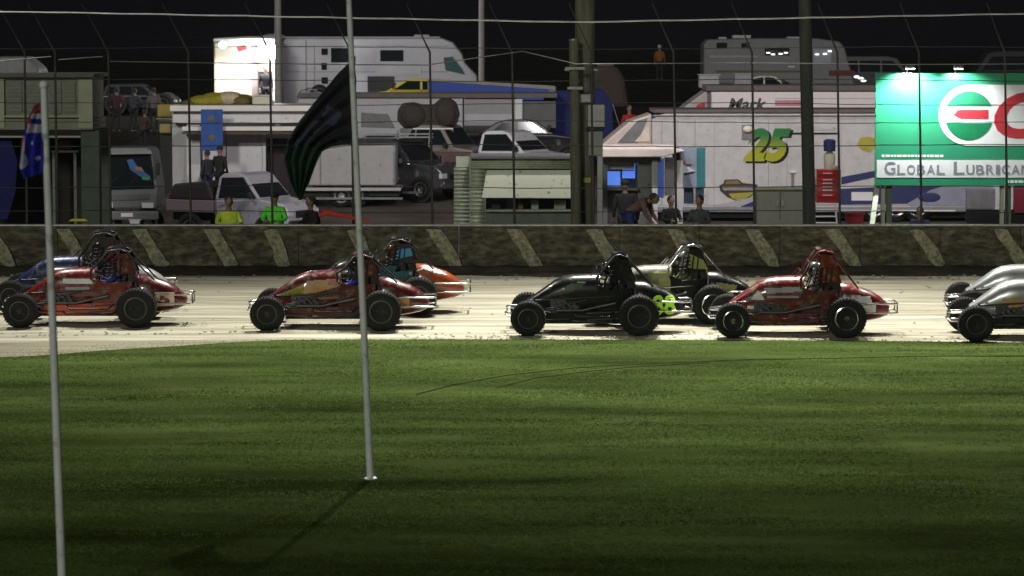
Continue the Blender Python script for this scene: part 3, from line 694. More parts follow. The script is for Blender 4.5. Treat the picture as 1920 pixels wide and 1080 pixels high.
MB().tube([(a.x, 72.5, 0), b], [.13, .11], 14).build('post', timber, o, smooth=50); MB().lathe([(0, .12), (.03, .12), (.05, .06)], b, 'z', 14).build('cap', GALV, o, smooth=40)
for yy, hw in ((128, 18), (165, 14)):
    c = W(1078, yy, 72.5); MB().box((c.x-hw/82, 72.33, c.z-.03), (c.x+hw/82, 72.37, c.z+.03)).build('bracket', GALV, o)
light_pole('slim dark pole to the right of the number 25 on the white race trailer', W(1521, 400, 73.5).x, 73.5, .15, 25.5, M('dark_timber', (.05, .05, .045), .85, var=.3, stretch=(6, 6, .4)), lean=.028, rt=.1)
light_pole('pole outside the left of the view', -17, 72.8,   .2, 25.8, timber); light_pole('pole outside the right of the view', 21, 72.8,   .2, 25.8, timber)
light_pole('thin grey pole rising behind the floodlit end of the motorhome', W(522, 180, 112).x, 112, .13, 7.6, concp, heads=False, group=None)
light_pole('thin grey pole between the motorhome and the thick timber pole', W(903, 140, 118).x, 118, .115, 8, concp, heads=False, group=None)

# ------------------------------------------------------------------ flagpoles on the infield
polem = M('flagpole_paint', (.76, .78, .76), .45, var=.12, scale=3, dirt=.2, dirtc=(.25, .26, .24))
def flagpole(label, base, top, Y, r0, r1):
    a = W(base[0], 540, Y); b = W(top[0], top[1], Y); o = empty('flagpole', (a.x, Y, 0), label, 'flagpole', 'white flagpoles standing in the infield turf')
    MB().tube([(a.x, Y, -.1), ((a.x*.5+b.x*.5), Y, b.z*.5), b], [r0, (r0+r1)/2, r1], 16).build('shaft', polem, o, smooth=50)
    MB().ell(b, (r1*1.4,)*3).build('finial', polem, o, smooth=60)
    MB().lathe([(0, r0*1.8), (.015, r0*1.8), (.03, r0*1.2)], (a.x, Y, 0), 'z', 16).build('collar', polem, o, smooth=40)
flagpole('tall white flagpole nearest the camera at the left, blue flag on it', (112, 0), (82, 160), 31.0, .044, .034)
flagpole('tall white flagpole left of centre carrying the dark green flag', (694, 0), (651, -70), 39.65, .046, .034)
def cloth_sheet(name, A, B, Y, mats, pick, label, cat, amp=.05, folds=3, nu=130, nv=90, seed=0, phase=0):
    def interp(C, t):
        n = len(C)-1; i = min(n-1, int(t*n)); f = t*n-i; return (C[i][0]*(1-f)+C[i+1][0]*f, C[i][1]*(1-f)+C[i+1][1]*f)
    m = MB(); vs = []; fs = []; pxs = []
    for i in range(nu+1):
        a = interp(A, i/nu); b = interp(B, i/nu)
        for j in range(nv+1):
            t = j/nv; px = a[0]+(b[0]-a[0])*t; py = a[1]+(b[1]-a[1])*t
            d = amp*sin(2*pi*(folds*t+.35*i/nu)+phase)*min(1, .25+i/nu*1.5)+.02*mn(Vector((i*.04, j*.05, seed)))
            v = W(px, py, Y); v.y += d; v.x += .3*d; vs.append(v); pxs.append((px, py))
    N = nv+1
    m.add(vs, [(i*N+j, i*N+j+1, (i+1)*N+j+1, (i+1)*N+j) for i in range(nu) for j in range(nv)])
    m.mi = [pick(*pxs[f[0]]) for f in m.f]
    me = bpy.data.meshes.new(name); me.from_pydata([tuple(v) for v in m.v], [], m.f)
    for q in mats: me.materials.append(q)
    me.polygons.foreach_set('material_index', m.mi); me.polygons.foreach_set('use_smooth', [True]*len(me.polygons))
    o = bpy.data.objects.new(name, me); col.objects.link(o); sd = o.modifiers.new('thickness', 'SOLIDIFY'); sd.thickness = .003
    return tag(o, label, cat)
fb = cloth('flag_blue', (.015, .02, .30)); fr = cloth('flag_red', (.30, .03, .05)); fw = cloth('flag_white', (.45, .45, .50)); fk = cloth('flag_dark', (.02, .02, .06))
def pk1(x, y):
    if y < 213 and x > 52: return 1 if (x+y) % 14 > 5 else 3
    if 213 <= y < 222: return 2 if x > 60 else 3
    if 232 < y < 248 and x > 50: return 2
    if 222 <= y < 234 and x < 60: return 1
    if ((x-43)/7)**2+((y-300)/17)**2 < 1 or ((x-60)/4)**2+((y-268)/4)**2 < 1 or ((x-70)/3)**2+((y-296)/4)**2 < 1: return 2
    if x < 48 and 255 < y < 285: return 1 if x < 42 else 2
    return 0
cloth_sheet('flag', [(64, 196), (52, 222), (38, 265), (33, 312), (42, 336)], [(82, 192), (83, 225), (84, 262), (85, 300), (80, 326)], 31.0, [fb, fr, fw, fk], pk1, 'blue flag with red and white canton hanging limp on the left flagpole', 'flag', amp=.035, folds=2.5)
dk = cloth('flag_black', (.008, .010, .012)); dg = cloth('flag_green', (.012, .045, .022)); dp = cloth('flag_pale', (.045, .055, .085))
def pk2(x, y):
    n = mn(Vector((x*.09, y*.09, 4)))
    if ((x-622)/18)**2+((y-215)/20)**2 < .8+n*.9: return 2
    if abs((x-575)-(255-y)*.9) < 14 and 225 < y < 275 and n > -.3: return 2
    return 1 if y > 272-n*30 or x > 664 else 0
cloth_sheet('flag', [(666, 104), (632, 138), (598, 180), (560, 226), (538, 262), (531, 300), (545, 342), (562, 374)], [(671, 272), (660, 270), (640, 270), (622, 275), (606, 284), (595, 305), (580, 342), (564, 375)], 39.65, [dk, dg, dp], pk2,
    'large dark green and black flag swept down from the centre flagpole', 'flag', amp=.045, folds=4.2, phase=1)
# ------------------------------------------------------------------ road vehicles of the pit area
def paintc(n, c, rough=.3, dirt=.1): return M('car_'+n, c, rough, var=.06, coat=.5, dirt=dirt, dirtc=(.2, .18, .15), scale=2)
REDL = M('red_lens', (.35, .01, .01), .2, coat=.6); AMB = M('amber_lens', (.6, .25, .03), .2, coat=.6); CLR = M('clear_lens', (.6, .6, .62), .12, coat=.8)
PROF = {
 'ute': dict(low=[(.40,.34),(.40,1.04),(.62,1.07),(.77,1.08),(.96,.98),(1,.80),(1,.36)], top=[(.405,1.04),(.425,1.60),(.46,1.70),(.58,1.72),(.64,1.66),(.775,1.08)],
             win=[[(.435,1.09),(.45,1.60),(.625,1.62),(.745,1.11)]], ws=[(.645,1.62),(.765,1.12)], wh=(.20, .84), L=5.1),
 'suv': dict(low=[(0,.42),(0,1.0),(.015,1.10),(.72,1.12),(.95,1.04),(1,.85),(1,.38),(.9,.32)], top=[(.01,1.10),(.045,1.70),(.09,1.80),(.50,1.81),(.56,1.75),(.72,1.12)],
             win=[[(.06,1.17),(.085,1.62),(.22,1.66),(.22,1.17)], [(.24,1.17),(.24,1.66),(.40,1.67),(.40,1.17)], [(.42,1.17),(.42,1.67),(.54,1.66),(.66,1.17)]], ws=[(.57,1.71),(.705,1.17)], wh=(.19, .82), L=4.8),
 'sedan': dict(low=[(0,.40),(0,.88),(.03,.98),(.20,1.0),(.70,.98),(.93,.86),(1,.70),(1,.34)], top=[(.13,.99),(.27,1.34),(.36,1.42),(.50,1.43),(.57,1.38),(.72,.98)],
             win=[[(.22,1.03),(.31,1.32),(.41,1.36),(.41,1.03)], [(.43,1.03),(.43,1.36),(.54,1.35),(.66,1.03)]], ws=[(.575,1.35),(.71,1.02)], wh=(.20, .82), L=4.7),
 'van': dict(low=[(0,.40),(0,1.1),(.78,1.1),(.97,1.0),(1,.8),(1,.36)], top=[(.0,1.1),(.02,1.95),(.06,2.02),(.60,2.02),(.70,1.92),(.83,1.1)],
             win=[[(.05,1.2),(.05,1.78),(.28,1.8),(.28,1.2)], [(.30,1.2),(.30,1.8),(.52,1.8),(.52,1.2)], [(.54,1.2),(.54,1.8),(.66,1.78),(.77,1.2)]], ws=[(.71,1.86),(.82,1.16)], wh=(.18, .84), L=4.9)}
def shell(pts, hw, mb=None):
    mb = mb or MB(); n = len(pts); vs = [(x, -hw(x, z), z) for x, z in pts]+[(x, hw(x, z), z) for x, z in pts]
    return mb.add(vs, [tuple(range(n)), tuple(range(2*n-1, n-1, -1))]+[(i, n+i, n+(i+1) % n, (i+1) % n) for i in range(n)])
def road_car(name, label, cat, kind, Y, px_rear, px_front, py_roof, mat, base=None, group=None, trim=None, canopy=None, tray=None, wide=1.76, doors=(.42,), yaw=0):
    P = PROF[kind]; xr_, xf_ = W(px_rear, py_roof, Y).x, W(px_front, py_roof, Y).x; L = abs(xf_-xr_); s = 1 if xf_ > xr_ else -1; cx = (xr_+xf_)/2
    yw = radians(yaw); L = (L-wide*sin(yw))/cos(yw)
    yc = Y+wide/2*cos(yw)+L/2*sin(yw); g = gz(cx, yc) if base is None else base
    o = empty(name, (cx, yc, g), label, cat, group, rz=-s*yw, local=True)
    hmax = max(p[1] for p in P['top']); k = (W(960, py_roof, Y).z-g)/hmax
    if canopy == 'auto': canopy = None
    X = lambda u: s*(u-.5)*L
    hw2 = wide/2
    hwl = lambda x, z: hw2-(.05 if z < .5*k else 0)-(.09*max(0, abs(x/L)-.40)*10)
    hwt = lambda x, z: hw2-.03-.20*max(0, z-1.05*k)/k
    shell([(X(u), z*k) for u, z in P['low']], hwl).build('body', mat, o, bevel=.05)
    cab = shell([(X(u), z*k+.004) for u, z in P['top']], hwt).build('cab_roof', mat, o, bevel=.03)
    for wn in P['win']:
        for sy in (-1, 1):
            pts = [(X(u), z*k) for u, z in wn]; vs = [(x, sy*(hwt(x, z)+.006), z) for x, z in pts]+[(x, sy*(hwt(x, z)-.02), z) for x, z in pts]; n = len(pts)
            MB().add(vs, [tuple(range(n)), tuple(range(2*n-1, n-1, -1))]+[(i, n+i, n+(i+1) % n, (i+1) % n) for i in range(n)]).build('side_window', GLASS, o)
    (u1, z1), (u2, z2) = P['ws']; d = .012
    q = [(X(u1)+s*d, -hwt(0, z1*k)+.07, z1*k), (X(u2)+s*d, -hwt(0, z2*k)+.07, z2*k+.01), (X(u2)+s*d, hwt(0, z2*k)-.07, z2*k+.01), (X(u1)+s*d, hwt(0, z1*k)-.07, z1*k)]
    MB().add(q+[(a-s*.03, b, c-.01) for a, b, c in q], [(0,1,2,3),(7,6,5,4),(0,4,5,1),(1,5,6,2),(2,6,7,3),(3,7,4,0)]).build('windscreen', GLASS, o)
    for u in P['wh']:
        for sy in (-1, 1):
            y0 = sy*hw2; r = .34*max(1, k*.95)
            MB().lathe([(-.02, r+.06), (.02, r+.06)], (X(u), y0*.985, r), 'y', 24).build('wheel_arch', RUBB, o)
            c = (X(u), y0-(.02 if sy < 0 else .18), r)
            pr = [(-.0, .03), (-.015, .07), (.02, r*.25), (.0, r*.55), (-.01, r*.64), (.1, r*.62), (.2, r*.64)]
            if sy > 0: pr = [(.2-a, b) for a, b in pr]
            wo = MB().lathe(pr, c, 'y', 20).build('wheel', MAT_RIM, o, smooth=40)
            MB().lathe([(0, r*.63), (-.02, r*.75), (-.01, r*.95), (.04, r), (.17, r), (.21, r*.94), (.2, r*.63)], c, 'y', 24).build('tyre', MAT_TYRE, wo, smooth=40)
    for sy in (-1, 1):
        MB().box((X(1)-s*.10, sy*hw2*.93-sy*.30, .66*k), (X(1)+s*.012, sy*hw2*.93, .82*k)).build('headlight', CLR, o, bevel=.02)
        MB().box((X(0)+s*.10, sy*hw2*.97-sy*.14, .74*k), (X(0)-s*.010, sy*hw2*.97, 1.0*k)).build('tail_light', REDL, o, bevel=.02)
        MB().box((X(P['ws'][1][0])-s*.22, sy*(hw2+.02), 1.10*k), (X(P['ws'][1][0])-s*.10, sy*(hw2+.20), 1.26*k)).build('mirror', trim or RUBB, o, bevel=.03)
        for dd in doors:
            MB().box((X(dd)-.012, sy*(hw2-.012), .45*k), (X(dd)+.003, sy*(hw2+.003), 1.04*k)).build('door_seam', BLK, o)
        MB().box((X(doors[0]+.04), sy*hw2, .93*k), (X(doors[0]+.07), sy*(hw2+.03), .965*k)).build('door_handle', trim or mat, o)
    MB().box((X(1)-s*.05, -hw2*.85, .36*k), (X(1)+s*.06, hw2*.85, .56*k)).build('front_bumper', trim or RUBB, o, bevel=.03)
    MB().box((X(1)-s*.05, -hw2*.45, .62*k), (X(1)+s*.015, hw2*.45, .80*k)).build('grille', BLK, o, bevel=.01)
    if kind == 'ute':
        t = MB().box((X(0), -hw2, .72*k), (X(.395), hw2, 1.03*k)); t.build('tray', tray or mat, o, bevel=.02)
        MB().box((X(0), -hw2*.6, .5*k), (X(.395), hw2*.6, .70*k)).build('chassis', BLK, o)
        if canopy: MB().prism([(X(.01), 1.035*k), (X(.06), 1.42*k), (X(.34), 1.52*k), (X(.39), 1.035*k)], -hw2+.03, hw2-.03).build('canopy', canopy, o, bevel=.05)
    else: MB().box((X(0)-s*.05, -hw2*.85, .40*k), (X(0)+s*.08, hw2*.85, .60*k)).build('rear_bumper', trim or RUBB, o, bevel=.03)
    return o, X, k, hw2
SILC = paintc('silver', (.42, .41, .46)); DGC = paintc('dark_grey', (.055, .06, .065), .22); WHC = paintc('white', (.86, .86, .88)); BEI = paintc('beige', (.30, .27, .25))
YELC = paintc('yellow', (.75, .62, .03)); DRC = paintc('dark', (.035, .03, .035)); VANC = paintc('van_silver', (.10, .10, .11))
road_car('parked_ute', 'silver utility with dark canopy parked side-on behind the wall at the left', 'ute', 'ute', 84, 298, 592, 327, SILC, canopy=M('dark_canopy', (.035, .03, .032), .5), tray=paintc('pink_grey', (.24, .20, .21)), yaw=26)
o, X, k, hw = road_car('parked_suv', 'dark grey four wheel drive parked beside the grey box trailer', 'four wheel drive', 'suv', 95, 618, 886, 263, DGC, trim=CHROME, yaw=33)
MB().box((X(.30), -hw-.01, .62*k), (X(.62), -hw+.01, .67*k)).build('amber_stripe', AMB, o)
road_car('parked_ute', 'bright white utility cab with black windows between beige wagon and timber pole', 'ute', 'ute', 99, 800, 1085, 247, WHC, tray=M('red_brown_tray', (.16, .09, .09), .6), yaw=30)
o, X, k, hw = road_car('parked_wagon', 'beige wagon with amber lights partly hidden by the dark four wheel drive', 'wagon', 'suv', 101, 740, 934, 236, BEI, yaw=25)
MB().box((X(.93), -hw-.012, .86*k), (X(.99), -hw+.01, .94*k)).build('indicator', AMB, o)
road_car('parked_car', 'yellow car with only its roof and windows visible above the white box trailer', 'car', 'sedan', 116, 880, 665, 148, YELC)
road_car('parked_van', 'dim silver van parked on the hill above the green billboard', 'van', 'van', 138, 1560, 1735, 106, VANC)
road_car('parked_car', 'dark car parked on the hill at the left behind the people', 'car', 'suv', 117, 190, 330, 158, DRC)
road_car('parked_car', 'black car roof showing between the brown load and the white utility', 'car', 'sedan', 105, 865, 1110, 224, DRC)
road_car('parked_car', 'white car bonnet showing under the caravan on the right', 'car', 'sedan', 118, 1370, 1520, 142, paintc('white2', (.7, .66, .64)))
road_car('parked_van', 'dark van with a pale lit window at the top right corner', 'van', 'van', 132, 1980, 1800, 96, DRC)
t = T('dome_tent', 'low grey dome tent on the hill behind the raised cabin', 'tent', 112, 20); t.poly('tent_skin', GREYM, [(-40, 175), (-35, 130), (0, 106), (50, 106), (78, 128), (85, 175)], 0, 2, bevel=.15)

# raised cabin on posts (left)
gcream = M('cabin_cream', (.22, .23, .17), .7, var=.12, dirt=.2, dirtc=(.12, .12, .09)); gcl = M('cabin_frame_cream', (.34, .35, .25), .6, var=.1); gpost = M('green_post', (.075, .10, .075), .7, var=.2)
t = T('raised_cabin', 'raised greenish cream officials cabin on green posts at the left edge', 'cabin', 75.5, 60)
t.box('roof', M('cabin_roof', (.10, .10, .09), .7), -110, 138, 180, 145, -.15, 2.6)
t.box('wall', gcream, -95, 146, 172, 222, .02, 2.4)
for x0, x1 in ((-95, -88), (0, 11), (150, 176)): t.box('frame_post', gcl, x0, 147, x1, 240, -.05, .02)
t.box('sill', gcl, -95, 216.5, 150, 220, -.04, .018); t.box('fascia', gcream, -95, 223, 176, 243, -.02, 2.3)
for i, x0 in enumerate((14, 48, 96, 122)):
    w_ = t.box('window', M('cabin_shutter', (.17, .18, .14), .5), x0, 152, x0+(30 if i < 2 else 22), 212, -.005, .019)
    for yy in range(156, 212, 7): t.box('slat', gcream, x0+1, yy, x0+(29 if i < 2 else 21), yy+3, -.02, -.006, parent=w_)
for x0 in (152, -80): t.box('leg', gpost, x0, 244, x0+34, None, .1, .5)
for x0 in (152, -80): t.box('leg', gpost, x0, 244, x0+34, None, 1.9, 2.2)
t.box('beam', GREYP, -80, 255, 151, 258.5, .15, .22)
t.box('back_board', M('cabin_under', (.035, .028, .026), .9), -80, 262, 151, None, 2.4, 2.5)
t = T('blue_tarpaulin', 'dark blue tarpaulin hanging below the cabin at the left edge', 'tarpaulin', 75.9, 8)
t.poly('sheet', cloth('tarp_blue', (.012, .014, .13)), [(-60, 256), (22, 262), (34, 300), (30, 360), (14, 412), (-60, 416)], 0, .06, bevel=.02)
t = T('jerry_can', 'small red fuel can on the shelf beneath the cabin', 'fuel can', 77, 122, z=W(122, 282, 77).z)
t.box('can', RED, 104, 263, 134, 282, 0, .25, bevel=.03); t.box('cap', BLK, 108, 259, 114, 263, .08, .14)
t = T('shelf', 'dull shelf frame under the cabin carrying the red can', 'shelf', 77, 122)
t.box('board', GREYM, 98, 282, 145, 286, -.05, .4); t.box('leg', GREYM, 99, 286, 104, None, 0, .05); t.box('leg', GREYM, 139, 286, 144, None, 0, .05)
t = T('warning_lamp', 'flat yellow object lying on the wall behind the left flagpole', 'yellow object', 70.1, 150, z=top_z+.035)
t.poly('shell', M('dull_yellow', (.55, .50, .04), .6), [(128, 415), (134, 410.5), (160, 410.5), (165, 415)], 0, .1, bevel=.01)
t = T('white_tub', 'small white tub sitting on top of the wall', 'tub', 70.02, 252, z=top_z+.035)
t.box('tub', WHT, 243, 413, 262, 420, 0, .14, bevel=.02); t.box('lid', WHT2, 241, 411.4, 264, 412.9, -.01, .15)

# white truck facing the camera
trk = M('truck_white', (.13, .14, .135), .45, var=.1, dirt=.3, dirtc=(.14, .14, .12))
t = T('parked_truck', 'white cab-over truck facing the track at the left behind the wall', 'truck', 86, 235)
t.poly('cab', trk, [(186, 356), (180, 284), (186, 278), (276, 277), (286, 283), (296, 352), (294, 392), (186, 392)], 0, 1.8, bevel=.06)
t.poly('roof_visor', M('visor_grey', (.22, .22, .22), .5), [(176, 290), (180, 284), (284, 282), (287, 288)], -.12, -.003)
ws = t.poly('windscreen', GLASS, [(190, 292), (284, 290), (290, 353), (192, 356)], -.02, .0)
t.poly('painted_reflection', M('reflection_blue', (.03, .10, .28), .4), [(239, 300), (249, 298), (262, 316), (282, 330), (284, 338), (262, 330), (245, 318)], -.026, -.021, parent=ws)  # signage reflections painted on the glass as coloured patches
t.poly('painted_reflection', M('reflection_orange', (.28, .13, .07), .4), [(252, 313), (266, 313), (271, 321), (256, 320)], -.032, -.027, parent=ws)
t.poly('painted_reflection', M('reflection_green', (.06, .2, .05), .4), [(266, 332), (282, 331), (280, 338), (268, 337)], -.032, -.027, parent=ws)
for x0 in (196, 232): t.tube('wiper', BLK, [(x0, 355, -.03), (x0+26, 332, -.03)], .008, parent=ws)
t.poly('grille', M('truck_grille', (.12, .125, .12), .5, .3), [(196, 366), (282, 364), (280, 374), (200, 376)], -.02, -.002)
for x0, x1 in ((190, 212), (266, 288)): t.box('headlight', CLR, x0, 380, x1, 390, -.04, -.002, bevel=.01)
t.box('bumper', trk, 184, 396, 298, 412, -.12, .1, bevel=.03); t.box('number_plate', WHT, 228, 399, 250, 406, -.13, -.121)
t.box('indicator', M('orange_lens', (.5, .16, .05), .4), 194, 381.0, 200, 395, -.06, -.041)
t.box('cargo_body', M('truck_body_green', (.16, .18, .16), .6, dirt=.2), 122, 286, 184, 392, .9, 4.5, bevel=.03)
t.poly('side_window', GLASS, [(126, 300), (150, 298), (152, 340), (128, 344)], .88, .899)
for x0 in (196, 276): t.wheel(x0, .15, r=.42, wd=.25)
for sx in (172, 298): t.tube('mirror_arm', BLK, [(184 if sx < 200 else 290, 300, -.05), (sx, 300, -.1), (sx, 330, -.1)], .012); 
for sx in (168, 294): t.box('mirror', BLK, sx, 305, sx+8, 328, -.14, -.1)

# white annexe / enclosed stall with blue banner
wpan = M('stall_white', (.66, .64, .66), .5, var=.06, dirt=.1, dirtc=(.4, .38, .36)); wgl = M('stall_roof_white', (.86, .82, .78), .5, var=.04)
t = T('white_stall', 'white panelled stall with flat double-edged awning roof and dark doorway', 'stall', 97, 460)
t.box('roof_slab', wgl, 324, 197, 592, 208, -.6, 3.0, bevel=.02); t.box('upper_fascia', wpan, 328, 210, 585, 230, -.35, 2.8)
t.box('awning_edge', wgl, 348, 236, 582, 244, -.9, -.36, bevel=.02); t.box('awning_brown_edge', M('brown_trim', (.10, .07, .06), .7), 348, 246, 582, 250, -.85, -.36)  # brown strip under the white awning edge
t.box('side_wall', GREYP, 324, 210.5, 351, None, .0, 2.6); t.box('corner_post', wpan, 352, 232, 377, None, -.2, .1)
for x0, x1 in ((378, 424), (426, 492)): t.box('wall_panel', wpan, x0, 252, x1, None, 0, .08)
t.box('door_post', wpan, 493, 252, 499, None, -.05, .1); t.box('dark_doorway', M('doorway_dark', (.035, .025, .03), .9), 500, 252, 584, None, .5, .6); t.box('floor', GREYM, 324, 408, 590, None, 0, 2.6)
t = T('blue_banner', 'tall blue banner with yellow marks on the white stall', 'banner', 95.9, 398, z=W(398, 300, 95.9).z)
bb = t.box('cloth', M('banner_blue', (.03, .10, .36), .7, var=.2), 378, 205, 419, 283, 0, .02)
for yy in (222, 258): t.ell('emblem', M('banner_olive', (.16, .14, .05), .7), 398, yy, -.005, .11, .01, .09, parent=bb)
t = T('covered_load', 'heap of yellow and cream tarpaulins lying on the white stall roof', 'tarpaulin heap', 97.5, 420, z=W(420, 197, 97.5).z)
for (px, py, rx, rz, mt) in ((378, 186, .42, .2, 'y'), (402, 182, .5, .22, 'y'), (428, 180, .45, .22, 'c'), (452, 184, .42, .2, 'd'), (356, 190, .3, .12, 'd')):
    t.ell('tarp', {'y': cloth('tarp_yellow', (.30, .27, .02)), 'c': cloth('tarp_cream', (.55, .48, .32)), 'd': cloth('tarp_olive', (.15, .12, .03))}[mt], px, py+5, .6, rx, .5, rz, noise=.1)
t = T('cream_box', 'cream box standing on the white stall roof', 'box', 97.4, 492, z=W(492, 196, 97.4).z)
t.poly('box', CREAM, [(474, 196), (474, 181), (506, 180), (513, 196)], 0, .7, bevel=.04); t.box('lid', CREAM, 473, 178.6, 508, 180.2, -.02, .72)
t = T('yellow_ute_tail', 'yellow tail of a loaded vehicle left of the white stall', 'vehicle tail', 99, 314)
t.box('body', M('mustard', (.30, .23, .04), .6, dirt=.2), 296, 196, 328, 220, 0, 2, bevel=.05); t.box('light', M('amber_pale', (.45, .35, .12), .4), 300, 232, 322, 250, -.02, 1, bevel=.05); t.box('frame', GREYM, 294, 221, 330, 224, 0, 2); t.box('base', BLK, 300, 252, 322, None, .2, 1.8)

# grey box trailer (tarpaulin sided) behind the flag
t = T('box_trailer', 'light grey box trailer with rounded top beside the dark four wheel drive', 'trailer', 94, 660)
bx = M('trailer_grey', (.37, .36, .36), .55, var=.06, dirt=.1)
t.poly('box', bx, [(578, 348), (598, 290), (608, 280), (650, 274), (742, 272), (742, 348)], 0, 2.0, bevel=.05)
for x0 in (600, 666, 738): t.box('seam', GREYM, x0, 284, x0+2.5, 348, -.012, .002)
t.box('deck', GREYP, 560, 352, 752, 358, -.1, 2.1, bevel=.02); t.box('chassis', BLK, 566, 360, 748, 368, .1, 1.9); t.box('side_rail', GREYM, 575, 370, 755, 374, -.05, .02)
for x0 in (640, 668): t.wheel(x0, .05, r=.36)
t.box('drawbar', DKSTEEL, 752, 362, 790, 366, .9, 1.05)

# white box trailer / transporter at centre
t = T('transporter', 'long white transporter with tan roof edge and dark round load leaning at its side', 'transporter', 106, 860)
wb_ = M('transporter_white', (.50, .49, .53), .5, var=.05, dirt=.1, dirtc=(.35, .33, .33))
t.box('roof', M('roof_tan', (.16, .13, .115), .7), 560, 175, 1044, 183, -.1, 2.5); t.box('body', wb_, 560, 184, 868, 268, 0, 2.4, bevel=.03)
t.box('rear_body', M('transporter_grey', (.33, .32, .34), .5, var=.06), 870, 186, 968, 236, 0, 2.4, bevel=.02); t.box('white_band', wb_, 872, 214, 962, 229, -.02, -.002)
t.box('white_post', WHT2, 966, 186, 979, 224, -.05, .3); t.box('end_body', M('transporter_dark', (.12, .115, .12), .5), 981, 190, 1042, 240, .1, 2.3)
t.poly('awning_grey_panel', GREYM, [(678, 238), (678, 211), (728, 214), (741, 240)], -.03, -.002); t.box('rail', GALV, 683, 250, 745, 252.5, -.25, -.2); t.box('rail', GALV, 683, 257, 750, 259, -.25, -.2)  # grey awning shape on the transporter side
t.box('skirt', GREYM, 560, 270, 1040, 290, .1, 2.3)
for x0 in (620, 700, 900, 930): t.wheel(x0, 0, r=.45)
t = T('tyre_stack', 'dark brown covered pile leaning against the white transporter', 'covered pile', 102, 800)
brn = cloth('brown_cover', (.055, .042, .035))
t.poly('cover', brn, [(745, 225), (746, 204), (756, 194), (775, 192), (792, 197), (815, 197), (822, 186), (842, 184), (856, 192), (862, 215), (856, 236), (800, 240), (756, 240)], 0, .8, bevel=.15)
t.box('stand', GREYM, 750, 242, 850, None, .1, .7); t.ell('bulge', brn, 775, 217, .05, .42, .22, .38); t.ell('bulge', brn, 836, 212, .05, .36, .22, .44)
t = T('boat_on_rack', 'white slatted rack above the dark four wheel drive roof', 'roof rack', 96, 790, z=W(790, 262, 96).z)
for y0 in (250, 256): t.box('rail', GALV, 742, y0, 812, y0+2.5, 0, .05)
for x0 in (745, 806): t.box('post', GREYM, x0, 244, x0+3, 262, 0, .05)
t.box('hoop', WHT, 775, 240, 850, 242.5, 0, .05)
t = T('blue_truck', 'long blue truck side with pale upper edge above the transporter', 'truck', 112, 920)
bl = M('truck_blue', (.02, .07, .42), .5, var=.1)
t.poly('blue_side', bl, [(805, 152), (1028, 167), (1034, 190), (805, 176)], -.02, .0); t.poly('white_edge', M('dusty_white', (.36, .32, .27), .6), [(800, 147), (1040, 161), (1040, 168), (805, 151.5)], -.01, .0)
t.poly('body', GREYM, [(802, 149), (1042, 163), (1042, None), (802, None)], .002, 2.4); t.box('lamp', WHT2, 992, 173, 1010, 176, -.06, -.021)
for x0 in (840, 1000): t.wheel(x0, -.02, r=.45)
t = T('marquee', 'dark blue marquee behind the thick timber pole', 'marquee', 107, 1088)
nb = cloth('marquee_blue', (.012, .022, .13)); t.poly('canopy', nb, [(1020, 185), (1045, 172), (1130, 168), (1148, 195), (1152, None), (1022, None)], 0, 2.5, bevel=.04); 
t.tube('guy_rope', GREYP, [(1148, 195, 0), (1162, 240, -.5)], .01)
t = T('dirt_mound_tent', 'brown domed tent on the hill right of the timber pole', 'tent', 119, 1140)
t.poly('tent_skin', cloth('tent_brown', (.06, .045, .038)), [(1095, None), (1104, 150), (1118, 124), (1140, 120), (1160, 126), (1172, 150), (1180, None)], 0, 2.4, bevel=.2)
t.box('ridge', GREYM, 1119, 121, 1150, 122.5, -.02, .0)

# corrugated shed in front of the timber pole
corr = M('corrugated_green', (.46, .50, .38), .6, var=.1, dirt=.2, dirtc=(.2, .21, .16))
t = T('corrugated_shed', 'pale green corrugated iron shed with a raised cream shutter', 'shed', 76.5, 980)
def corrug(part, x0, y0, x1, y1, n, d, amp=.018, mat=corr):
    m = MB(); X0, X1 = t.x(x0), t.x(x1); Z0, Z1 = t.z(y0), t.z(y1); r0 = []; r1 = []
    N = n*6
    for i in range(N+1): z = Z0+(Z1-Z0)*i/N; yy = t.Y+d+amp*sin(2*pi*i/6); r0.append((X0, yy, z)); r1.append((X1, yy, z))
    m.loft([r0, r1], cap=False, closed=False); o = m.build(part, mat, t.o, smooth=70); sd = o.modifiers.new('th', 'SOLIDIFY'); sd.thickness = .004; return o
for i, (x0, x1, y0) in enumerate(((851, 880, 313), (883, 909, 301))): corrug('corrugated_sheet', x0, y0, x1, None, 26, -.01*i)
corrug('corrugated_sheet', 884, 297, 1082, 316, 5, -.05)
t.box('roof', GREYM, 880, 294, 1090, 297, -.2, 2.4); t.box('side_wall', corr, 1083, 300, 1088, None, 0, 2.3); t.box('back_wall', corr, 852, 300, 1086, None, 2.2, 2.3)
t.box('lintel', BLK, 910, 316, 1078, 319, .0, .06)
sh = M('shutter_cream', (.74, .77, .60), .55, var=.04, dirt=.06)
m = MB(); a, b, c, d = [Vector((t.x(q[0]), t.Y+q[2], t.z(q[1]))) for q in ((913, 319, -.03), (1076, 319, -.03), (1070, 370, -.42), (904, 369, -.42))]
m.loft([[a, b, c, d], [v+Vector((0, .03, 0)) for v in (a, b, c, d)]]); shu = m.build('shutter', sh, t.o)
t.box('counter', corr, 912, 393, 1084, 396, -.15, .3); t.box('lower_wall', M('shed_lower', (.15, .17, .14), .7, dirt=.2), 910, 397, 1082, None, 0, .06)
for px in (962,): t.tube('strut', GREYM, [(px, 318, .0), (px+2, 396, -.1)], .015)
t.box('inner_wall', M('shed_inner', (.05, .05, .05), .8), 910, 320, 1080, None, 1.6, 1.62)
t2 = t
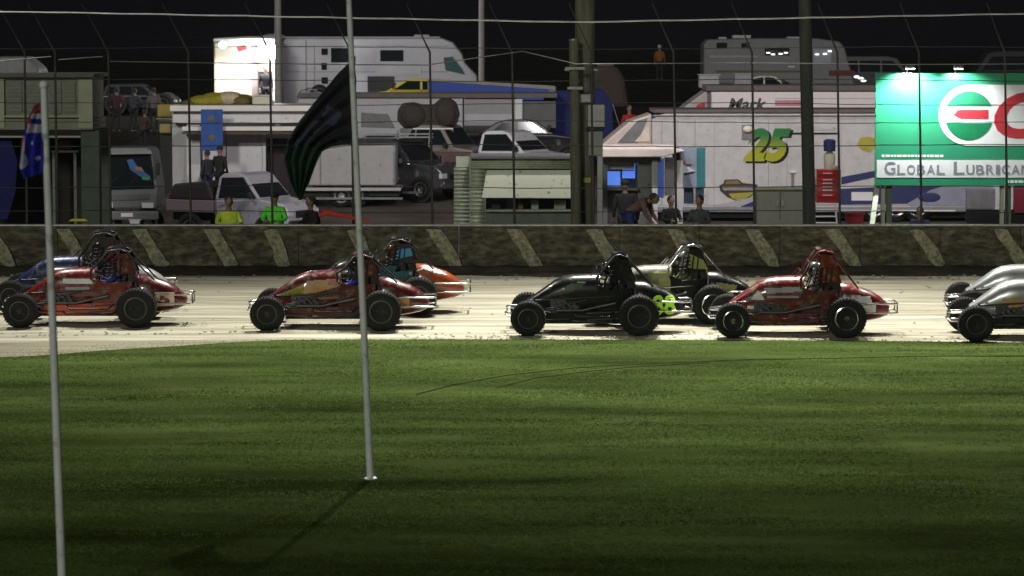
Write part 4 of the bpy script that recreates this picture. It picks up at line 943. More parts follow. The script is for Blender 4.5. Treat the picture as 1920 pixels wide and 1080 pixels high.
for px, w_, cc in ((1003, 14, (.35, .38, .42)), (1050, 22, (.30, .33, .22)), (976, 10, (.14, .08, .05)), (930, 16, (.02, .02, .03))):
    q = T('carton', {1003: 'pale carton on the shed counter', 1050: 'low green carton on the shed counter', 976: 'brown carton on the shed counter', 930: 'black carton at the left end of the shed counter'}[px], 'carton', 76.6, px, z=W(px, 393, 76.6).z)
    q.box('carton', M('carton%d' % px, cc, .7), px-w_/2, 377, px+w_/2, 393, 0, .2, bevel=.01); q.box('flap', M('carton%d' % px, cc, .7), px-w_/2, 375.4, px+w_/2-3, 377, -.01, .1)

# canteen booth with blue lit window
t = T('canteen_booth', 'grey-green booth with pale pink roof edge and blue lit serving window', 'booth', 79, 1200)
cg = M('booth_grey_green', (.19, .21, .19), .6, var=.08, dirt=.1)
m = MB().prism([(t.x(1118), t.z(293)), (t.x(1118), t.z(277)), (t.x(1262), t.z(277)), (t.x(1282), t.z(281)), (t.x(1240), t.z(293))], 78.4, 81.5); m.build('roof', M('booth_roof', (.86, .76, .70), .6, var=.06), t.o, bevel=.02)
t.box('fascia', cg, 1120, 294, 1238, 304, -.1, 0); t.box('wall_left', cg, 1122, 305, 1139, None, 0, .1); t.box('wall_right', cg, 1196, 305, 1222, None, 0, 2)
t.box('back_wall', M('booth_back', (.3, .33, .45), .6), 1124, 305, 1222, None, 2.0, 2.1); t.box('counter', cg, 1139, 352, 1196, 356, -.2, .3); t.box('lower_wall', M('booth_lower', (.06, .055, .055), .8), 1139, 357, 1196, None, .02, .08)
t.box('sign_strip', M('booth_white', (.6, .57, .52), .6), 1139, 306, 1190, 318, .2, .24); t.box('strip_edge', BLK, 1139, 319, 1190, 321, .19, .23)
for (x0, x1, y0, y1, e) in ((1140, 1164, 323, 349, 1.0), (1168, 1192, 308, 336, 1.3)):
    f = t.box('screen', M('screen_blue', (.05, .1, .3), .4, emis=(.12, .28, 1), es=.75), x0, y0, x1, y1, .5, .54)
t.box('corner_post', WHT2, 1222, 300, 1232, None, -.25, -.1); t.box('corner_post', WHT2, 1268, 300, 1279, None, -.25, -.1)
t.box('blue_curtain', M('curtain_blue_glow', (.14, .22, .55), .6, emis=(.10, .2, .6), es=.25), 1233, 298, 1246, 372, .3, .4); t.box('white_panel', WHT, 1247, 296, 1266, 368, .3, .4)  # blue light put into the curtain's material as a faint glow
t = T('hanging_sign', 'dark sign and picture panel with teal edge beside the booth', 'sign', 79.6, 1295, z=W(1295, 385, 79.6).z)
t.box('panel', M('sign_pale_blue', (.30, .37, .45), .5), 1262, 277, 1320, 352, 0, .05); t.box('edge', M('sign_teal', (.04, .20, .22), .5), 1306, 277, 1322, 352, -.03, -.002)
t.poly('picture', M('sign_brown', (.35, .17, .13), .5), [(1272, 285), (1284, 305), (1297, 308), (1276, 312)], -.02, -.002); t.poly('picture', M('sign_white', (.7, .75, .8), .5), [(1272, 318), (1280, 308), (1303, 320), (1276, 326)], -.035, -.021)
t.box('dark_board', BLK, 1260, 276, 1273, 328, -.12, -.04); t.box('leg', GREYP, 1300, 352, 1304, 385, 0, .04); t.box('lower_panel', M('sign_teal2', (.10, .16, .20), .6), 1282, 353, 1320, 382, .06, .09)

# race trailers
rw = M('race_trailer_white', (.56, .54, .54), .42, var=.10, dirt=.16, dirtc=(.4, .38, .37)); drk = M('trailer_trim', (.13, .10, .10), .6); pinkw = M('trailer_pinkish', (.66, .55, .51), .45)
t = T('race_trailer', 'long white race trailer with green and yellow number 25 on its side', 'race trailer', 90, 1400)
t.poly('body', rw, [(1222, 398), (1222, 224), (1240, 214), (1250, 212), (1900, 212), (1900, 398)], 0, 2.5, bevel=.03)
t.poly('nose', pinkw, [(1130, 270), (1180, 228), (1222, 213), (1222, 330), (1150, 330), (1130, 296)], .2, 2.3, bevel=.06)
t.poly('nose_grey_panel', GREYM, [(1158, 268), (1196, 226), (1214, 222), (1196, 268)], .17, .199); t.poly('nose_pale_panel', M('nose_pale', (.80, .66, .58), .5), [(1190, 266), (1216, 236), (1219, 266)], .16, .199)  # grey and pale panels on the sloped nose
t.box('roof_trim', drk, 1224, 205, 1900, 211, -.06, 2.5); t.box('gutter', M('gutter_grey', (.30, .29, .29), .5, .4), 1224, 215.5, 1900, 218, -.05, -.002)
for x0 in (1268, 1338, 1474, 1575, 1700): t.box('panel_seam', GREYP, x0, 222, x0+1.6, 396, -.006, .002)
lb = t.box('lower_band', M('band_grey', (.23, .235, .26), .5), 1224, 388, 1860, 397, -.02, -.002)
m25 = bpy.data.materials.new('number_green_to_yellow'); m25.use_nodes = True; n_ = m25.node_tree.nodes; L_ = m25.node_tree.links
tc_ = n_.new('ShaderNodeTexCoord'); sx_ = n_.new('ShaderNodeSeparateXYZ'); rp_ = n_.new('ShaderNodeValToRGB'); L_.new(tc_.outputs['Generated'], sx_.inputs[0]); L_.new(sx_.outputs[2], rp_.inputs[0]); L_.new(rp_.outputs[0], n_['Principled BSDF'].inputs[0])
rp_.color_ramp.elements[0].color = (.42, .42, .02, 1); rp_.color_ramp.elements[1].color = (.02, .20, .05, 1); rp_.color_ramp.elements[0].position = .25; rp_.color_ramp.elements[1].position = .8; n_['Principled BSDF'].inputs['Roughness'].default_value = .45
text_mb('25', t.x(1397), t.z(307), t.x(1487), t.z(243), t.Y-.004, .004, .05, .3).build('number_shadow', BLK, t.o)
text_mb('25', t.x(1392), t.z(303), t.x(1482), t.z(240), t.Y-.012, .005, .055, .3).build('race_number', m25, t.o)
t.box('light_bracket', GREYM, 1390, 234, 1412, 262, -.03, -.003); t.ell('round_light', M('lamp_cream', (.85, .78, .66), .4), 1401, 242, -.08, .14, .08, .10)
e = t.poly('emblem', M('emblem_dark', (.05, .035, .02), .5), [(1348, 348), (1356, 344), (1358, 337), (1384, 336), (1392, 343), (1420, 346), (1418, 360), (1404, 372), (1384, 378), (1364, 370), (1350, 358)], -.01, -.002)
t.poly('emblem_top', M('emblem_brown', (.22, .15, .05), .5), [(1358, 345), (1361, 339), (1383, 338), (1388, 345)], -.016, -.011, parent=e)
t.poly('emblem_band', M('emblem_grey', (.30, .26, .27), .5), [(1353, 349), (1416, 349), (1413, 357), (1356, 357)], -.016, -.011, parent=e)
t.poly('emblem_bowl', M('emblem_yellow', (.38, .34, .05), .5), [(1366, 363), (1416, 360), (1402, 370), (1384, 376), (1372, 371)], -.016, -.011, parent=e)
nav = M('swoosh_navy', (.03, .035, .12), .45)
t.poly('swoosh', nav, [(1382, 390), (1424, 372), (1424, 390)], -.01, -.002); t.poly('swoosh', GREYP, [(1336, 386), (1390, 374), (1424, 366), (1424, 371), (1380, 387)], -.014, -.002)
t.poly('swoosh', nav, [(1577, 332), (1640, 320), (1660, 318), (1660, 328), (1577, 346)], -.01, -.002)
t.poly('swoosh', nav, [(1575, 354), (1700, 348), (1780, 346), (1757, 366), (1700, 382), (1575, 384)], -.01, -.002); t.box('white_panel', WHT, 1596, 360, 1636, 376, -.02, -.011)
t.poly('swoosh', M('swoosh_lilac', (.28, .28, .36), .5), [(1700, 382), (1745, 356), (1765, 350), (1862, 346), (1862, 386), (1706, 386)], -.02, -.011)
t.ell('swoosh_oval', nav, 1742, 370, -.02, .32, .012, .14)
t.box('white_rail', WHT2, 1568, 393, 1790, 395.5, -.2, -.15); t.box('door_handle_bar', BLK, 1482, 248.5, 1568, 250.5, -.06, -.002)
t.box('latch', WHT2, 1480, 320, 1492, 324, -.06, -.002); t.box('latch_rod', GREYM, 1483, 324, 1488, 356, -.04, -.002); t.box('step', GREYP, 1478, 356, 1504, 359, -.3, -.002)
for x0 in range(1250, 1860, 62): t.box('marker_light', AMB, x0, 389.5, x0+4, 392, -.03, -.021)
for x0, x1, y0, y1 in ((1286, 1326, 352, 382), (1520, 1566, 236, 244)):
    h_ = t.box('hatch', rw, x0, y0, x1, y1, -.02, -.002, bevel=.006); t.box('latch', GALV, x1-6, (y0+y1)/2-1, x1-2, (y0+y1)/2+1, -.035, -.021, parent=h_)
for yy in (222, 384): t.box('rivet_strip', M('rivet_strip_grey', (.42, .41, .41), .4, .5), 1226, yy, 1880, yy+1.2, -.008, -.001)
for x0 in (1240, 1302, 1440, 1640, 1790): t.box('panel_seam', GREYM, x0, 224, x0+.9, 384, -.005, .002)
t.box('undercarriage', BLK, 1240, 400, 1880, 409, .2, 2.3)
for x0 in (1640, 1680, 1720): t.wheel(x0, .05, r=.4)
t.poly('yellow_decal', M('decal_mustard', (.42, .36, .05), .5), [(1612, 258), (1630, 256), (1640, 260), (1640, 276), (1630, 286), (1616, 282), (1606, 272)], -.012, -.002)
t = T('upper_race_trailer', 'white race trailer with dark written name standing behind the number 25 trailer', 'race trailer', 96, 1480)
rw2 = M('race_trailer_white2', (.80, .72, .72), .42, var=.03)
t.poly('body', rw2, [(1328, None), (1328, 176), (1334, 172), (1900, 172), (1900, None)], 0, 2.5, bevel=.03)
t.poly('nose', M('nose_greyish', (.42, .38, .37), .5), [(1268, 214), (1290, 195), (1322, 172), (1327, 172), (1327, None), (1268, None)], .2, 2.3, bevel=.04)
t.poly('red_mark', M('mark_red', (.45, .03, .03), .5), [(1300, 207), (1308, 196), (1321, 192), (1322, 204)], .17, .199)
t.box('roof_trim', drk, 1324, 160, 1900, 170, -.08, 2.5); t.box('dark_post', drk, 1326, 174, 1332, 208, -.06, -.002)
text_mb('Mark', t.x(1364), t.z(206), t.x(1436), t.z(184), t.Y-.006, .004, .03, .25).build('lettering', M('letter_dark', (.06, .055, .055), .5), t.o)
t.box('pink_band', M('band_pink', (.52, .22, .26), .5), 1452, 188, 1504, 198.5, -.008, -.002); t.box('thin_line', GREYP, 1452, 184, 1640, 185.2, -.008, -.002); t.box('lower_trim', drk, 1332, 205, 1900, 209, -.03, -.002)

# caravan up the hill, right
cv = M('caravan_grey', (.19, .185, .20), .5, var=.06, dirt=.1)
t = T('caravan', 'grey caravan on the hill at the right with window reflections made as glowing spots', 'caravan', 132, 1450)
t.poly('body', cv, [(1318, 158), (1318, 84), (1326, 74), (1420, 72), (1530, 72), (1572, 78), (1582, 90), (1600, 155), (1600, 160)], 0, 2.4, bevel=.08)
for x0, x1 in ((1342, 1362), (1388, 1404)): t.box('window', GLASS, x0, 80, x1, 91, -.02, -.002, bevel=.01)
w1 = t.box('window', GLASS, 1432, 90, 1478, 104, -.02, -.002); w2 = t.box('window', M('blind', (.32, .34, .40), .4), 1523, 92, 1556, 118, -.02, -.002)
glow = M('window_reflection', (1, 1, 1), emis=(1, .98, .95), es=2.2)  # light reflected in the panes, made as glowing strips
for w_, x0, yy in ((w1, 1435, 98), (w1, 1444, 101), (w1, 1458, 100), (w1, 1468, 98), (w2, 1526, 101), (w2, 1541, 100), (w2, 1550, 95)): t.box('glow_spot', glow, x0, yy, x0+7, yy+2, -.05, -.021, parent=w_)
t.box('roof_vent', GREYP, 1374, 66, 1408, 71.5, .6, 1.2); t.box('roof_vent', GREYP, 1348, 69.5, 1362, 73, .6, 1); t.box('roof_vent', GREYP, 1476, 69, 1500, 71.8, .6, 1.2)
t.box('stripe', M('caravan_stripe', (.30, .30, .32), .5), 1330, 104, 1420, 108, -.01, -.002); t.box('badge', WHT, 1476, 124, 1488, 126, -.02, -.002); t.box('olive_skirt', M('skirt_olive', (.10, .11, .04), .7), 1340, 132, 1520, 136, -.01, -.002)
t.box('red_skirt', M('skirt_red', (.12, .03, .03), .7), 1552, 132, 1600, 142, -.02, -.002)
for x0 in (1440, 1470): t.wheel(x0, -.03, r=.34, zc=gz(0, 132))
# things below the caravan
t = T('white_drum', 'pale cylinder-like crate pair on the upper trailer edge, left one', 'crate', 110, 1328, z=W(1328, 165, 110).z)
t.box('crate', M('crate_grey', (.45, .44, .46), .6), 1310, 141, 1348, 165, 0, .6, bevel=.04); t.box('lid', GREYP, 1308, 139, 1350, 141, -.02, .62)
t.box('stand', GREYM, 1311, 165, 1347, None, .1, .5)
t = T('white_drum', 'pale crate beside the white car bonnet below the caravan', 'crate', 110, 1392, z=W(1392, 159, 110).z)
t.box('crate', M('crate_grey2', (.36, .34, .37), .6), 1376, 139, 1408, 159, 0, .6, bevel=.04); t.box('lid', GREYP, 1374, 137.4, 1410, 139, -.02, .62); t.box('stand', GREYM, 1377, 159, 1407, None, .1, .5)
t = T('headlight_glint', 'headlight glint made as glowing lenses beside the left top of the billboard', 'lamp', 110, 1611, z=W(1611, 155, 110).z)
for i, (a, b) in enumerate(((1604, 144), (1612, 147), (1617, 151))): t.ell('lens', M('glint_glow', (1, 1, 1), emis=(1, 1, .97), es=1.1), a, b, 0, .10, .05, .05)  # van headlight glint made of glowing lenses on an added stem
t.box('housing', BLK, 1600, 150, 1622, 158, .04, .2); t.box('stem', BLK, 1609, 158, 1613, None, .08, .14)

# left motorhome & lit caravan
mw = M('motorhome_white', (.40, .39, .43), .45, var=.05, dirt=.07, dirtc=(.4, .38, .4)); 
t = T('motorhome', 'long white motorhome with sloping cab on the hill, floodlit at its rear', 'motorhome', 120, 700)
t.poly('body', mw, [(532, 196), (528, 90), (536, 72), (830, 72), (850, 80), (866, 100), (872, 118), (895, 142), (895, 196)], 0, 2.4, bevel=.06)
t.box('roof_line', M('mh_roof', (.30, .29, .31), .5), 534, 68.5, 826, 71.5, .05, 2.3, bevel=.02); t.ell('roof_dome', mw, 512, 71, .8, .5, .5, .16); t.box('roof_vent', GREYP, 776, 65, 804, 69, .8, 1.4)
for x0, y0, x1, y1 in ((604, 91, 616, 103), (604, 118, 614, 131), (604, 145, 616, 157), (622, 90, 656, 117)): t.box('window', GLASS, x0, y0, x1, y1, -.02, -.002)
t.box('window', GLASS, 714, 94, 757, 115, -.02, -.002, bevel=.02); t.poly('windscreen', M('screen_teal', (.05, .10, .11), .15), [(832, 108), (848, 106), (866, 128), (872, 140), (836, 132)], -.02, -.002)
for yy in (86, 134): t.box('trim_line', GREYM, 534, yy, 840, yy+1.4, -.008, -.001)
t.box('door_edge', GREYM, 574, 76, 577, 190, -.01, -.001); t.box('door_edge', GREYM, 590, 84, 592, 190, -.01, -.001); t.box('locker', BLK, 690, 143, 740, 172, -.02, -.002); t.box('storage_panel', GREYP, 704, 125, 790, 141, -.015, -.002)
for x0 in (600, 830): t.wheel(x0, -.02, r=.38)
t = T('bicycle', 'bicycle leaning against the rear side of the white motorhome', 'bicycle', 119.5, 586)
for cx_, cy_ in ((573, 183), (600, 183)):
    m = MB(); c = W(cx_, cy_, 119.5); m.tube([(c.x+.3*cos(a), 119.5, c.z+.3*sin(a)) for a in lin(0, 2*pi, 21)], .02, 6, cap=False)
    for a in lin(0, pi, 5)[:-1]: m.tube([(c.x+.3*cos(a), 119.5, c.z+.3*sin(a)), (c.x-.3*cos(a), 119.5, c.z-.3*sin(a))], .004, 4)
    m.build('wheel', BLK, t.o, smooth=50)
t.tube('frame', GALV, [(573, 183, 0), (580, 168, 0), (594, 168, 0), (600, 183, 0)], .016); t.tube('frame', GALV, [(580, 168, 0), (587, 184, 0), (594, 168, 0)], .016); t.tube('handlebar', BLK, [(596, 164, -.2), (595, 163, 0), (596, 164, .2)], .014); t.box('saddle', BLK, 576, 164.5, 584, 166.5, -.05, .05)
t = T('lit_caravan', 'cream caravan end glowing under a bright lamp beside the motorhome', 'caravan', 118.5, 462)
cw = M('caravan_cream', (.62, .55, .42), .6, var=.05)
t.poly('body', cw, [(403, 198), (403, 76), (410, 71), (470, 68), (520, 70), (526, 78), (526, 198)], 0, 2.4, bevel=.06); t.box('roof_edge', WHT2, 404, 72, 528, 79, -.35, -.003, bevel=.03)
t.box('door', M('door_dark', (.04, .045, .06), .6), 486, 134, 512, 190, -.02, -.002); t.box('door_frame', WHT, 513, 104, 522, 190, -.04, -.002); t.poly('red_sign', M('red_sign', (.35, .05, .05), .5), [(446, 88), (462, 84), (466, 92), (450, 97)], -.02, -.002)
t.box('curtain', M('curtain_mauve', (.28, .24, .25), .7), 474, 82, 485, 178, -.03, -.002)
for x0 in (430,): t.wheel(x0, -.02, r=.34)
def lamp(px, py, Y, power, label, colr=(1, .98, .93), es=30):
    q = T('work_lamp', label, 'lamp', Y, px, z=W(px, py, Y).z); c = W(px, py, Y)
    MB().ell(c, (.24, .08, .30) if px > 500 else (.15, .08, .12)).build('glow_spot', M('bulb_hot%d' % es, (1, 1, 1), emis=(.95, .97, 1), es=es), q.o, smooth=60)  # right-hand bulb enlarged, its shape taking in the glare
    MB().box((c.x-.12, c.y+.06, c.z-.10), (c.x+.12, c.y+.14, c.z+.12)).build('housing', DKSTEEL, q.o)
    l = bpy.data.lights.new('lamp_light', 'POINT'); l.energy = power; l.color = colr; l.shadow_soft_size = .08
    lo = bpy.data.objects.new('lamp_light', l); col.objects.link(lo); lo.location = c+Vector((0, -.16, 0))
lamp(508, 97, 118.0, 520, 'glaring white lamp at the right end of the cream caravan', (.85, .88, 1), 40)
lamp(418, 84, 117.4, 620, 'second glaring lamp at the left top of the cream caravan', (1, .93, .80), 25)
t.box('lamp_arm', DKSTEEL, 410, 79.5, 426, 81, -1.3, -.36)

# green billboard
BG = M('board_green', (.03, .27, .14), .35, var=.04); BW = M('board_white', (.80, .80, .82), .35, var=.03); BR = M('board_red', (.55, .04, .06), .35); BGR = M('board_mid_green', (.01, .20, .085), .35)
t = T('billboard', 'large green lubricant billboard with a white oval emblem and red lettering', 'billboard', 75, 1850)
bd = t.box('board', BG, 1640, 137, 2310, 348, 0, .12)
def disc(cx_, cy_, r, y0, y1=None, a0=0, a1=2*pi, n=40):
    return [(cx_+r*cos(a), cy_+r*sin(a)) for a in lin(a0, a1, n)]
t.poly('oval', BW, disc(1815, 216, 57, 0, a0=pi/2, a1=3*pi/2)+disc(2230, 216, 57, 0, a0=-pi/2, a1=pi/2), -.010, -.001, parent=bd)
t.poly('emblem_upper', BG, disc(1815, 216, 45, 0, a0=pi+.38, a1=2*pi-.38, n=24), -.016, -.011, parent=bd)
t.poly('emblem_lower', BGR, disc(1815, 218, 45, 0, a0=.28, a1=pi-.28, n=24), -.016, -.011, parent=bd)
t.poly('emblem_bar', BR, [(1794, 206), (1851, 206), (1851, 223), (1800, 223), (1785, 216)], -.016, -.011, parent=bd)
text_mb('Castrol', t.x(1862), t.z(260), t.x(2265), t.z(172), t.Y-.013, .004, .035, .22).build('lettering', BR, bd); 
t.box('white_strip', BW, 1643, 300, 2305, 333, -.008, -.001, parent=bd)
LG = M('letter_grey', (.24, .24, .30), .5)
xx = 1658
for wd in ('GLOBAL', 'LUBRICANTS'):
    for i, chh in enumerate(wd):
        hgt = 24 if i == 0 else 18; ww = (20 if i == 0 else 15)*(.5 if chh == 'I' else 1)
        text_mb(chh, t.x(xx), t.z(327), t.x(xx+ww), t.z(327-hgt), t.Y-.011, .004, .012).build('letter', LG, bd); xx += ww+3.5
    xx += 13
x_ = 1652
while x_ < 1764:
    w_ = random.uniform(3, 9); t.box('fine_print', BW, x_, 290, x_+w_, 294.5, -.006, -.001, parent=bd); x_ += w_+1.6
x_ = 1888
while x_ < 1985:
    w_ = random.uniform(3, 9); t.box('fine_print', BW, x_, 338, x_+w_, 343, -.006, -.001, parent=bd); x_ += w_+1.6
legc = M('leg_cream', (.50, .52, .40), .6, var=.1)
MB().loft([[(t.x(a)+sx, 75+d+sy, t.z(b)) for sx, sy in ((-.06, -.05), (.06, -.05), (.06, .05), (-.06, .05))] for a, b, d in ((1647, 349, .3), (1628, 430, -.6))]).build('strut', legc, t.o)
for x0 in (1654, 1878, 2100): t.box('leg', legc, x0, 349, x0+7, None, .2, .35); t.box('leg', M('leg_green', (.15, .19, .12), .7), x0+10, 349, x0+20, None, .2, .35)
for px in (1700, 1790, 2060, 2200):
    arm = t.tube('lamp_arm', DKSTEEL, [(px, 150, .14), (px, 126, .14), (px, 122, -.35)], .018)
    MB().box((t.x(px)-.11, 74.52, t.z(128)), (t.x(px)+.11, 74.72, t.z(120))).build('lamp_head', DKSTEEL, arm, bevel=.02)
    c = Vector((t.x(px), 74.55, t.z(131)))
    MB().box((c.x-.09, 74.54, t.z(129.5)), (c.x+.09, 74.70, t.z(128.2))).build('lamp_glass', M('board_lamp', (1, 1, 1), emis=(.95, 1, 1), es=18 if px == 1700 else 6), arm)
    s_ = spot('billboard_lamp', (c.x+(.05 if px == 1700 else 0), 74.45, c.z), (c.x+.1, 75.1, c.z-1.2), 700 if px == 1700 else 160, (.93, 1, .97), 130, .6, .05)

# step ladder, tool cabinet and jug by the slim dark pole
t = T('step_ladder', 'white step ladder under the red tool cabinet', 'ladder', 77, 1548)
for a, b in ((1528, 1524), (1566, 1570)): t.tube('rail', WHT2, [(a, 381, .0), (b, 426, 0)], .025)
for yy in (382, 394, 406, 418): t.tube('rung', WHT, [(1527, yy, 0), (1568, yy, 0)], .018)
t = T('tool_cabinet', 'red tool cabinet with six white drawer handles', 'tool cabinet', 77.3, 1553, z=W(1553, 381, 77.3).z)
tb_ = t.box('cabinet', M('cabinet_red', (.40, .015, .02), .35, coat=.4), 1531, 318, 1576, 381, 0, .5, bevel=.02)
for i, yy in enumerate((325, 337, 343.5, 350, 356.5, 366)):
    dr = t.box('drawer', M('drawer_red', (.42, .02, .025), .35, coat=.4), 1534, yy-2.4, 1573, yy+2.6, -.02, -.002); t.box('handle', WHT2, 1542, yy-.8, 1560, yy+.6, -.04, -.021, parent=dr)
t = T('water_jug', 'blue and cream water jug standing on the red tool cabinet', 'jug', 77.4, 1552, z=W(1552, 318, 77.4).z)
c = W(1555, 318, 77.6)
MB().lathe([(0, .13), (.35, .14), (.40, .10), (.44, .06)], c, 'z', 20).build('jug', M('jug_cream', (.5, .48, .38), .5), t.o, smooth=40); MB().lathe([(.445, .14), (.70, .15), (.74, .08)], c, 'z', 20).build('blue_top', M('jug_blue', (.03, .04, .16), .5), t.o, smooth=40)
t = T('white_bowl', 'small white bowl beside the red tool cabinet foot of the jug', 'bowl', 77.1, 1563, z=W(1563, 318, 77.1).z); c = W(1565, 317.6, 77.15); MB().lathe([(0, .05), (.05, .09), (.07, .09)], c, 'z', 18).build('bowl', WHT2, t.o, smooth=40); MB().lathe([(.071, .09), (.085, .092)], c, 'z', 18).build('rim', WHT2, t.o)
t = T('cabinet', 'olive grey cabinet standing in front of the number 25 trailer', 'cabinet', 80, 1462)
t.box('box', M('olive_cabinet', (.11, .115, .085), .6, var=.1), 1419, 356, 1506, None, 0, .6, bevel=.02); t.box('top', M('olive_top', (.17, .18, .10), .6), 1417, 352, 1508, 355.6, -.03, .62); t.box('door_seam', BLK, 1462, 360, 1463.5, 412, -.004, .001)
for x0 in (1456, 1466): t.box('handle', GALV, x0, 376, x0+3, 386, -.03, -.002)
t = T('red_crate', 'red crate low behind the wall right of the step ladder', 'crate', 77, 1602)
t.box('crate', M('crate_red', (.28, .01, .03), .5), 1588, 402, 1620, None, 0, .4, bevel=.02); t.box('rim', M('crate_red', (.28, .01, .03), .5), 1586, 399, 1622, 402, -.02, .42)
t = T('grey_barrier', 'grey and red panel stack behind the billboard legs at the right edge', 'panel', 84, 1890)
t.box('grey_panel', GREYM, 1812, 354, 1866, 392, 0, .2, bevel=.02); t.box('red_panel', M('panel_dark_red', (.20, .015, .03), .5), 1902, 352, 1945, 400, 0, .2, bevel=.02); t.box('stand', BLK, 1812, 393, 1945, None, .05, .15)

# people
def stand_z(Y): return gz(0, Y)
def pp(label, px, py_top, Y, rz=0, pose='stand', **k):
    zt = W(px, py_top, Y).z; g = gz(0, Y); hgt = {'stand': 1.80, 'lean': 1.76, 'bend': 1.36}[pose]
    x = W(px, py_top, Y).x
    sc_ = max(.9, min(1.06, (zt-g)/hgt)); return person(label, (x, Y, g+.02 if Y > 100 and Y != 118 else zt-hgt*sc_), rz, pose, scale=sc_, **k)
def platform(px0, px1, Y, z, label):
    pass
BK = ('black', (.018, .018, .02)); NV = ('navy', (.02, .025, .06)); GRY = ('grey', (.10, .10, .11)); JN = ('jeans', (.05, .07, .12))
HIY = ('hivis_yellow', (.72, .95, .08)); HIG = ('hivis_green', (.16, .98, .08)); HIO = ('hivis_orange', (.24, .08, .01))
G = 'people standing behind the safety wall'
pp('person in yellow hi-vis vest looking over the wall by the silver utility', 428, 366, 72.2, .2, 'lean', top=HIY, bottom=NV, vest=HIY)
pp('person in bright green hi-vis vest and dark cap behind the wall', 518, 358, 72.2, -.3, 'lean', top=HIG, bottom=NV, vest=HIG, hat=BK)
pp('bare-headed person in black bending over red hose behind the wall', 590, 366, 72.6, -1.0, 'lean', top=BK, bottom=BK)
pp('person in dusky pink shirt bending down in front of the booth', 1182, 362, 74, 1.2, 'bend', top=('dusky_pink', (.22, .12, .11)), bottom=('blue_jeans', (.03, .04, .16)))
pp('dark figure standing at the counter of the blue lit booth', 1172, 335, 77.6, pi, 'stand', top=BK, bottom=BK, hat=BK)
pp('person in green hi-vis vest between the white posts of the booth', 1254, 366, 77, .5, 'lean', top=BK, bottom=NV, vest=('hivis_dull', (.25, .42, .05)))
pp('person in dark grey jacket leaning below the teal-edged sign', 1316, 364, 73, -.6, 'lean', top=GRY, bottom=BK)
pp('person in dark blue with reddish face under the billboard', 1727, 386, 73, -.4, 'lean', top=('dull_blue', (.06, .07, .16)), bottom=BK)
pp('person in orange hi-vis vest and white cap standing on the hill', 1237, 76, 170, pi-.3, 'stand', top=HIO, bottom=BK, vest=HIO, hat=('white_cap', (.5, .5, .5)))
pp('dark clothed person standing at the door of the cream caravan', 498, 122, 118, .3, 'stand', top=BK, bottom=BK)
pp('person in black leaning on the front of the white stall', 412, 272, 95.4, pi-.5, 'stand', top=BK, bottom=BK, hat=BK)
pp('person in grey jacket beside the blue banner of the stall', 388, 280, 95.2, pi+.9, 'stand', top=('dark_grey', (.035, .035, .04)), bottom=NV)
for (px, py, lab, c1) in ((218, 166, 'person in maroon top at the left end of the dark car', ('maroon', (.07, .02, .025))), (250, 182, 'person in grey blue top in front of the dark car', ('greyblue', (.05, .055, .08))), (288, 168, 'person in white top standing by the dark car', ('white_top', (.14, .13, .13)))):
    pp(lab, px, py, 113, pi+random.uniform(-1.1, 1.1), 'lean' if px == 250 else 'stand', top=c1, bottom=BK)
pp('person in brown standing left of the dark car in shade', 268, 205, 108, pi-.6, 'lean', top=('brown', (.07, .04, .035)), bottom=BK)
pp('person in red shirt far up behind the marquee', 1180, 196, 107, .4, 'stand', top=('red_shirt', (.5, .02, .03)), bottom=BK)
o = MB().tube([W(598, 405, 70.1), W(612, 398, 70.12), W(640, 404, 70.1), W(668, 410, 70.12), W(694, 413, 70.1)], [.05, .07, .05, .03, .03], 10).build('red_hose', cloth('red_hose', (.50, .035, .02)), smooth=60)
tag(o, 'red and orange rolled cloth lying along the top of the wall', 'rolled cloth')
# ------------------------------------------------------------------ tyre tracks and grass on the infield
def ipt(px, py):       # ground point of the infield under a pixel
    dy = (540-py)/F; ry = cP+dy*sP; rz = -sP+dy*cP; t = -H/rz; return ((px-960)/F*t, ry*t)
tracks = [[ipt(*p) for p in c] for c in (((780, 740), (850, 722), (950, 704), (1080, 690), (1240, 681), (1400, 675), (1560, 672), (1750, 668), (1920, 668)), ((930, 728), (1000, 710), (1100, 697), (1180, 689), (1260, 684), (1330, 680)))]
soil = M('bare_soil', (.017, .022, .009), 1, var=.5, scale=3, spec=0)
for c in tracks:
    L_ = []; R_ = []
    for i, (x, y) in enumerate(c):
        w_ = .10*(.4+1.1*abs(mn(Vector((x*2, y, 3)))))
        L_.append((x, y-w_, .005)); R_.append((x, y+w_*1.2, .005))
    m = MB().loft([L_, R_], cap=False, closed=False); o = m.build('tyre_rut', soil); o['kind'] = 'structure'
sandm = M('spilled_clay', (.21, .195, .14), .9, var=.35, scale=1.2, stretch=(.3, 1.5, 1), bump=.4, spec=.1)
def sy(x): return 57.9-max(0, min(1, (-x-4.6)/4.6))*3.3+.25*mn(Vector((x*.8, 2, 9)))
xs_ = [-16]+lin(-14, -4.4, 120)
sheet2('sand_spill', xs_, [(lambda t: (lambda x: (sy(x)+(edge(x)+.05-sy(x))*t, .004)))(t) for t in (0, .25, .5, .75, 1)], sandm)
def noise2(x, y, s, seed):
    r = np.random.default_rng(seed); g = r.random((256, 256)); u = x*s+37.3; v = y*s+51.7
    i = np.floor(u).astype(int); j = np.floor(v).astype(int); fu = u-i; fv = v-j; fu = fu*fu*(3-2*fu); fv = fv*fv*(3-2*fv)
    g00 = g[i % 256, j % 256]; g10 = g[(i+1) % 256, j % 256]; g01 = g[i % 256, (j+1) % 256]; g11 = g[(i+1) % 256, (j+1) % 256]
    return (g00*(1-fu)+g10*fu)*(1-fv)+(g01*(1-fu)+g11*fu)*fv
